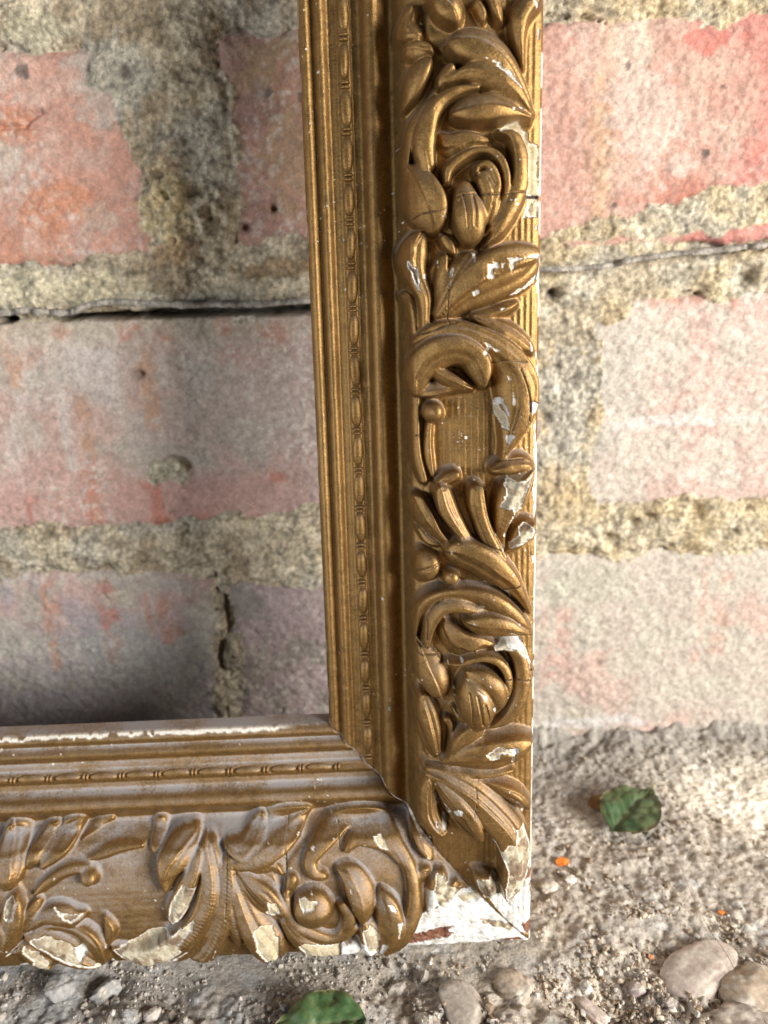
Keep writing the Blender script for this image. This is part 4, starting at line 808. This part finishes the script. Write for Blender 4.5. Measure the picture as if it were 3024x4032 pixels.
# beads and reels strung along the moulding
def lathe(name, prof_, seg=14):
    v, f = [], []; n = len(prof_)
    for z, r in prof_:
        for k in range(seg): a = 2 * math.pi * k / seg; v.append((r * math.cos(a) * MM, z * MM, r * math.sin(a) * MM))
    for i in range(n - 1):
        for k in range(seg): f.append((i * seg + k, i * seg + (k + 1) % seg, (i + 1) * seg + (k + 1) % seg, (i + 1) * seg + k))
    v = np.array(v); return mesh_np(name, v, f, {'dust': np.full(len(v), .25), 'gilt': np.ones(len(v)), 'col': np.ones((len(v), 3)) * .7}, None, M_GILT)
def bead_row(rail, key, sa, sb, n_a, n_b, u=12.0, hz=10.0):
    # sa, sb: positions of two reel pairs that are n_b - n_a periods apart
    per = (sb - sa) / (n_b - n_a); hl = per * .385
    bead = lathe('bead', [(-hl, .25), (-hl * .93, .75), (-hl * .72, 1.25), (-hl * .3, 1.5), (hl * .3, 1.5), (hl * .72, 1.25), (hl * .93, .75), (hl, .25)])
    reel = lathe('reel', [(-.46, .7), (-.34, 1.15), (0, 1.4), (.34, 1.15), (.46, .7)])
    kmin = -40; lim = 340 if key == 'r' else 240
    for k in range(-40, 60):
        s = sa + per * k
        if s < 14 or s > lim: continue
        for kind, ds in (('reel', -.05 * per), ('reel', .05 * per), ('bead', per * .5)):
            s2 = s + ds; t = 60 - u
            if s2 - hl * (kind == 'bead') < t * (W2 / 60 if key == 'r' else 1) + .4: continue
            o = obj(kind, bead if kind == 'bead' else reel, rail)
            j = random.uniform(-.1, .1)
            if key == 'r': o.location = ((-t + j) * MM, s2 * MM, (hz + random.uniform(-.1, .1)) * MM)
            else: o.location = (-s2 * MM, (t * W2 / 60 + j) * MM, (hz + random.uniform(-.1, .1)) * MM); o.rotation_euler = (0, 0, math.pi / 2)
            if kind == 'bead': o.scale = (1 + random.uniform(-.12, .1), 1 + random.uniform(-.08, .05), 1 + random.uniform(-.22, .1)); o.rotation_euler.z += random.uniform(-.05, .05)
sA, sB = P2F(1458, 2720, 12)[1], P2F(1368, 137, 12)[1]
sC = P2F(1456, 2856, 12)[1]; nper = round((sB - sA) / (sA - sC)); print('bead period', sA - sC, (sB - sA) / nper, nper)
bead_row(side, 'r', sA, sB, 0, nper)
qa, qb = -P2F(1328, 3039, 12)[0], -P2F(45, 3101, 12)[0]; qc = -P2F(1183, 3048, 12)[0]; nper = round((qb - qa) / (qc - qa)); print('bead period', qc - qa, (qb - qa) / nper, nper)
bead_row(bott, 'b', qa, qb, 0, nper)

# the rest of the frame, out of the picture, as plain moulding
us = np.r_[0, np.linspace(0, 60, 70), 60]; hs_ = np.r_[0, prof(np.linspace(0, 60, 70)), 0]
def plain_rail(name, p0, p1):
    """p0, p1: functions of the distance t from the outer edge giving the two mitred ends"""
    v = []
    for fn in (p0, p1):
        for u, h in zip(us, hs_): x, y = fn(60 - u); v.append((x * MM, y * MM, h * MM))
    n = len(us); f = [(i, i + 1, n + i + 1, n + i) for i in range(n - 1)] + [(0, n, 2 * n - 1, n - 1)]
    vv = np.array(v); return obj(name, mesh_np(name, vv, f, {'dust': np.full(len(vv), .6), 'gilt': np.ones(len(vv)), 'col': np.ones((len(vv), 3)) * .7}, None, M_GILT), frame)
FH, FW = 822.0, 640.0; rt = W2 / 60
plain_rail('side_rail', lambda t: (-t, 345.13), lambda t: (-t, FH - t))
plain_rail('bottom_rail', lambda t: (-245.13, t * rt), lambda t: (-FW + t, t * rt))
plain_rail('side_rail', lambda t: (-FW + t, t * rt), lambda t: (-FW + t, FH - t))
plain_rail('top_rail', lambda t: (-t, FH - t), lambda t: (-FW + t, FH - t))

# ------------------------------------------------------------------ loose things on the ground
def ico(sub):
    t = (1 + 5 ** .5) / 2
    v = [(-1, t, 0), (1, t, 0), (-1, -t, 0), (1, -t, 0), (0, -1, t), (0, 1, t), (0, -1, -t), (0, 1, -t), (t, 0, -1), (t, 0, 1), (-t, 0, -1), (-t, 0, 1)]
    f = [(0, 11, 5), (0, 5, 1), (0, 1, 7), (0, 7, 10), (0, 10, 11), (1, 5, 9), (5, 11, 4), (11, 10, 2), (10, 7, 6), (7, 1, 8), (3, 9, 4), (3, 4, 2), (3, 2, 6), (3, 6, 8), (3, 8, 9), (4, 9, 5), (2, 4, 11), (6, 2, 10), (8, 6, 7), (9, 8, 1)]
    v = [np.array(p) / np.linalg.norm(p) for p in v]
    for _ in range(sub):
        c = {}; nf = []
        def mid(a, b):
            k = (min(a, b), max(a, b))
            if k not in c: m = v[a] + v[b]; v.append(m / np.linalg.norm(m)); c[k] = len(v) - 1
            return c[k]
        for a, b, d in f: x, y, z = mid(a, b), mid(b, d), mid(d, a); nf += [(a, x, z), (b, y, x), (d, z, y), (x, y, z)]
        f = nf
    return np.array(v), np.array(f)
I3 = ico(4); I1 = ico(1); I0 = ico(0)
def pebble(x, y, lx, ly, lz, rot, c, label, seed, sink=.35, flat=.0, bumpy=.16, tilt=0.0, cat='pebble', group=None, c2=None):
    """x, y: where it lies in the picture; lx, ly, lz: half sizes in mm; flat squares the form off"""
    p = P2G(x, y); v = I3[0].copy(); rs = np.random.default_rng(seed)
    if flat: v = np.sign(v) * np.abs(v) ** (1 - flat)
    for k in range(5):                                # planes where it has broken
        n = rs.normal(size=3); n /= np.linalg.norm(n); d = v @ n; lim = rs.uniform(.72, .95); v = v - np.outer(np.clip(d - lim, 0, 9) * .85, n)
    o = rs.uniform(0, 99); b = fbm(v[:, 0] * 2 + o, v[:, 1] * 2 + v[:, 2] * 1.7, 1.0, 4, seed) - .5
    b2 = fbm(v[:, 0] * 9 + o, v[:, 1] * 9 + v[:, 2] * 8, 1.0, 3, seed + 3) - .5
    v = v * (1 + b * bumpy * 2 + b2 * .05)[:, None] * np.array((lx, ly, lz))
    cc = np.ones((len(v), 3)) * np.array(c); m = sstep(.45, .62, fbm(v[:, 0] + o, v[:, 1] + v[:, 2] * .8, lx * .7, 4, seed + 5))
    cc = mixc(cc, c2 or tuple(np.array(c) * 1.25), m * .8)
    dust = sstep(.2, .8, v[:, 2] / lz) * sstep(.42, .62, fbm(v[:, 0] - o, v[:, 1], 3, 4, seed + 9)); cc = mixc(cc, (.52, .47, .40), dust * .8)
    ob = obj('pebble' if cat == 'pebble' else cat.replace(' ', '_'), mesh_np('pebble', v * MM, I3[1], {'col': cc}, None, M_STONE), label=label, category=cat)
    if group: ob['group'] = group
    ob.location = (p[0] * MM, p[1] * MM, (gz(p[0], p[1]) + lz * (1 - 2 * sink)) * MM); ob.rotation_euler = (tilt, 0, rot)
    return ob
pebble(2755, 3800, 14.0, 8.2, 4.4, .62, (.46, .385, .34), 'large smooth pinkish pebble half buried at the right, below the orange specks', 1, .58, .3, .10, c2=(.54, .47, .42))
pebble(2985, 3900, 10, 9, 5, .2, (.36, .29, .22), 'brown stone cut off by the right edge, behind the large pinkish pebble', 2, .58, .2, .2)
pebble(2900, 4010, 12, 5, 4, .1, (.20, .165, .135), 'flat dark stone in the bottom right corner', 3, .5, .3, .2)
pebble(1815, 3965, 6.4, 8.2, 3.6, .35, (.38, .33, .28), 'rounded tan pebble standing upright at the bottom edge, right of the green leaf', 4, .6, .15, .1)
pebble(2330, 3945, 5.6, 2.6, 2.4, -.75, (.56, .47, .42), 'small oblong pinkish stone among the sand near the bottom edge', 5, .3, .3, .15)
pebble(2306, 3862, 1.7, 2.1, 1.7, .3, (.70, .67, .62), 'tiny white chip of stone above the oblong pinkish stone', 6, .2, .3, .2)
pebble(2508, 3880, 2.3, 2.0, 1.5, .2, (.32, .25, .25), 'small dull purple stone left of the large pinkish pebble', 7, .3, .2, .2)
pebble(2160, 3490, 3.4, 2.4, 2.0, .2, (.50, .44, .37), 'low sandy lump just below the largest orange flake', 8, .4, .1, .2)
pebble(2025, 3890, 5.2, 6.4, 3.0, .9, (.44, .36, .28), 'rough tan stone between the upright pebble and the frame corner', 9, .45, .2, .2)
pebble(240, 3918, 4.2, 3.6, 3.6, .4, (.30, .29, .28), 'pale grey clod at the bottom left, left of the dark hollow', 10, .25, .2, .22)
pebble(415, 3905, 4.6, 4.0, 3.4, 1.1, (.31, .30, .29), 'pale grey clod at the bottom left, right of the dark hollow', 11, .3, .2, .22)
pebble(600, 4000, 2.6, 2.2, 1.8, .5, (.44, .40, .37), 'small greyish stone at the bottom edge, left of the large green leaf', 12, .3, .2, .2)
pebble(2245, 3405 + 60, 2.2, 1.7, 1.3, 0, (.60, .57, .53), 'small white pebble right under the largest orange flake', 13, .3, .2, .15)
pebble(2640, 3940, 2.0, 1.6, 1.3, 0, (.20, .17, .17), 'tiny dark stone below the large pinkish pebble', 14, .3, .2, .2)
pebble(1560, 3870, 3.0, 2.4, 2.2, .8, (.36, .32, .28), 'small grey stone just below the bottom rail, above the green leaf tip', 15, .35, .2, .2)

# grit and sand
rs = np.random.default_rng(5); NV, NF, NC = [], [], []; cnt = 0
spots = []
for _ in range(9000):
    r = rs.random()
    if r < .45: p = P2G(rs.uniform(1900, 3060), rs.uniform(3560, 4080))
    elif r < .75: p = P2G(rs.uniform(-60, 2100), rs.uniform(3760, 4100))
    else: p = P2G(rs.uniform(2080, 3080), rs.uniform(2950, 4000))
    spots.append(p)
V0, F0 = I0
dens = fbm(np.array([p[0] for p in spots]), np.array([p[1] for p in spots]), 17, 3, 401)
for p, dn in zip(spots, dens):
    if dn < .49 + rs.uniform(-.08, .08): continue
    s = min(.16 + rs.exponential(.20), 1.5) * (1.0 if p[1] < 240 else .8)
    sc3 = s * rs.uniform(.7, 1.3, 3); a = rs.uniform(0, 6.28)
    v = V0 * (1 + rs.uniform(-.22, .22, (12, 1))) * sc3; v = np.c_[v[:, 0] * math.cos(a) - v[:, 1] * math.sin(a), v[:, 0] * math.sin(a) + v[:, 1] * math.cos(a), v[:, 2]]
    v = v + np.array((p[0], p[1], gz(p[0], p[1]) + s * .3)); NV.append(v); NF.append(F0 + cnt); cnt += 12
    q = rs.random(); base = np.array((.52, .44, .34)) if q < .45 else np.array((.30, .22, .15)) if q < .75 else np.array((.60, .56, .50)) if q < .93 else np.array((.16, .14, .13))
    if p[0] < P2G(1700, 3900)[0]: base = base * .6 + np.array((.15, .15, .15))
    NC.append(np.tile(base * rs.uniform(.8, 1.2), (12, 1)))
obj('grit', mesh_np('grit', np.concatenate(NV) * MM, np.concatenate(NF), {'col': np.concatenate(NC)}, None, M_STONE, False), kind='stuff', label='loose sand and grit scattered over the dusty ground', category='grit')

# dry leaves
def leaf_mat(name, g1, g2, br):
    m, nt, b = new_mat(name); c = attr(nt, 'col').outputs['Color']; n = noise(nt, 500, 5, .65); n2 = noise(nt, 130, 4, .6)
    k = mix(nt, mth(nt, 'MULTIPLY', ramp(nt, n2, .45, .68), .45), c, br + (1,)); k = mix(nt, 1.0, k, ramp(nt, n, .3, .7, (.8, .8, .8, 1), (1.15, 1.15, 1.15, 1)), 'MULTIPLY')
    nt.links.new(k, b.inputs['Base Color']); b.inputs['Roughness'].default_value = .5; bump(nt, b, n, .3, .0004)
    b.inputs['Transmission Weight'].default_value = 0; return m
M_LEAF = leaf_mat('green_leaf', None, None, (.13, .12, .045))
def leaf(name, centre, L, Wd, rot, curl, crumple, label, seed, tip=(.0, 0), lift=1.2, cols=((.055, .13, .035), (.10, .17, .06))):
    n, m = 40, 26; s = np.linspace(0, 1, n)[:, None]; q = np.linspace(-1, 1, m)[None, :]
    fold = 1.0
    half = Wd * np.sin(math.pi * s ** .85) ** .75 * (1 - .25 * s); x = (s - .5) * L + 0 * q; y = half * q
    z = -crumple * 1.2 * np.abs(q) ** 2 * half / Wd * 2 + curl * np.sin(s * 3.0) + (fbm(x + seed * 7, y, L * .22, 3, seed) - .5) * crumple * 5
    ve = np.abs(((s * 7 - np.abs(q) * 2.2) % 1) - .5); z = z - .55 * np.exp(-(ve / .12) ** 2) - .7 * np.exp(-(q / .07) ** 2)
    z = z + np.abs(q) * half * .28
    z = z - z.min() + .2
    v = np.stack([x, y, z], -1); cc = np.ones(v.shape) * np.array(cols[0]); cc = mixc(cc, cols[1], sstep(.4, .65, fbm(x + 5, y + seed, L * .2, 4, seed + 2)))
    cc = mixc(cc, (.20, .24, .11), np.clip(np.exp(-(q / .06) ** 2) * .8 + np.exp(-(ve / .09) ** 2) * .4, 0, 1)); cc = mixc(cc, (.28, .14, .06), sstep(.85, 1.0, np.abs(q) + 0 * s + (fbm(x, y, 3, 3, seed) - .5) * .3) * .35)
    th = .22; vb = v.copy(); vb[..., 2] -= th; N_ = n * m
    f1 = grid_faces(n, m); f2 = grid_faces(n, m)[:, ::-1] + N_
    bd = [i for i in range(m)] + [r * m + m - 1 for r in range(1, n)] + [(n - 1) * m + i for i in range(m - 2, -1, -1)] + [r * m for r in range(n - 2, 0, -1)]
    f3 = [(bd[i], bd[(i + 1) % len(bd)], bd[(i + 1) % len(bd)] + N_, bd[i] + N_) for i in range(len(bd))]
    me = mesh_np(name, np.concatenate([v.reshape(-1, 3), vb.reshape(-1, 3)]) * MM, np.concatenate([f1, f2, np.array(f3)]), {'col': np.concatenate([cc.reshape(-1, 3)] * 2)}, None, M_LEAF)
    root = obj('leaf', None, label=label, category='leaf'); p = P2G(*centre)
    root.location = (p[0] * MM, p[1] * MM, (gz(p[0], p[1]) + lift) * MM); root.rotation_euler = (0, 0, rot)
    obj('blade', me, root)
    # stalk
    k = 10; pts = [(L / 2 + i / k * L * .22 - .5, math.sin(i / k * 1.6) * 1.5, (z[-1, m // 2] if i < 1 else z[-1, m // 2] * (1 - i / k) + i / k * 1.0)) for i in range(k + 1)]
    vs, fs = [], []
    for i, (a, b, c) in enumerate(pts):
        for j in range(6): t = j / 6 * 6.283; vs.append((a, b + .42 * math.cos(t), c + .42 * math.sin(t)))
    for i in range(k):
        for j in range(6): fs.append((i * 6 + j, i * 6 + (j + 1) % 6, i * 6 + 6 + (j + 1) % 6, i * 6 + 6 + j))
    obj('stalk', mesh_np('stalk', np.array(vs) * MM, fs, {'col': np.tile([[.24, .22, .09]], (len(vs), 1))}, None, M_LEAF), root)
    return root
leaf('leaf', (2490, 3215), 29, 12.5, .75, 1.2, 1.0, 'crumpled dull green leaf lying on the sandy ground right of the frame', 3, lift=1.0, cols=((.035, .085, .03), (.085, .125, .055)))
leaf('leaf', (1255, 4085), 27, 10.5, math.pi + .12, 1.4, .8, 'dark green leaf cut off by the bottom edge, below the bottom rail', 8, lift=1.5, cols=((.03, .085, .025), (.055, .12, .04)))
M_BROWN = simple_mat('dead_leaf', (.20, .10, .04), (.36, .21, .10), 500, .8)
def flake(name, x, y, lx, ly, mat, label, cat, seed, rot=0, lift=.3, th=.35):
    rs = np.random.default_rng(seed); n = 11; p = P2G(x, y); a = np.linspace(0, 2 * math.pi, n, endpoint=False)
    r = rs.uniform(.72, 1.15, n); top = np.stack([np.cos(a) * r * lx, np.sin(a) * r * ly, rs.uniform(-.2, .25, n) * ly], 1)
    v = np.concatenate([top, top - (0, 0, th), [[0, 0, .25 * ly]], [[0, 0, .25 * ly - th]]])
    f = [(i, (i + 1) % n, 2 * n) for i in range(n)] + [((i + 1) % n + n, i + n, 2 * n + 1) for i in range(n)] + [(i + n, (i + 1) % n + n, (i + 1) % n) for i in range(n)] + [(i + n, (i + 1) % n, i) for i in range(n)]
    o = obj(name, mesh_np(name, v * MM, f, None, None, mat, False), label=label, category=cat)
    o.location = (p[0] * MM, p[1] * MM, (gz(p[0], p[1]) + lift + .2 * ly) * MM); o.rotation_euler = (.35, .05, rot); return o
flake('dead_leaf', 2365, 3170, 4.6, 4.2, M_BROWN, 'small curled brown dead leaf touching the left side of the crumpled green leaf', 'leaf', 21, .3)
M_OR = simple_mat('orange_paint', (.62, .15, .02), (.80, .24, .04), 900, .6)
flake('paint_flake', 2218, 3395, 2.5, 1.9, M_OR, 'bright orange flake, the largest, beside the lower end of the side rail', 'flake', 22, .2, .8)
flake('paint_flake', 2842, 3596, 1.15, .8, M_OR, 'small orange flake above the large pinkish pebble', 'flake', 23, .1, .7)
flake('paint_flake', 2565, 3757, .75, .9, simple_mat('dull_orange', (.50, .20, .09), (.62, .30, .15), 900), 'tiny dull orange flake left of the large pinkish pebble', 'flake', 24, .5, .5)
# one long hair lying over the stones
M_HAIR = simple_mat('hair', (.10, .05, .03), (.16, .09, .05), 300, .5)
hp = catmull([(2672, 3420), (2700, 3490), (2745, 3580), (2800, 3690), (2862, 3790), (2940, 3900), (3010, 4010), (3060, 4090)], 8)
vs, fs = [], []
for i, (x, y) in enumerate(hp):
    p = P2G(x, y); zz = max(gz(p[0] + a, p[1] + b) for a in (-2, 0, 2) for b in (-2, 0, 2)) + .8 + (3.2 if 3700 < y < 3850 else 0) + .4 * math.sin(i * .4)
    for j in range(5): t = j / 5 * 6.283; vs.append((p[0] + .075 * math.cos(t), p[1], zz + .075 * math.sin(t)))
zz_ = np.array(vs).reshape(-1, 5, 3); sm_ = np.convolve(np.pad(zz_[:, 0, 2], 4, mode='edge'), np.ones(9) / 9, 'valid'); zz_[:, :, 2] += (sm_ - zz_[:, 0, 2])[:, None]
for i in range(len(hp) - 1):
    for j in range(5): fs.append((i * 5 + j, i * 5 + (j + 1) % 5, i * 5 + 5 + (j + 1) % 5, i * 5 + 5 + j))
obj('hair_strand', mesh_np('hair_strand', zz_.reshape(-1, 3) * MM, fs, None, None, M_HAIR), label='single thin dark hair lying across the ground and the large pinkish pebble', category='hair')
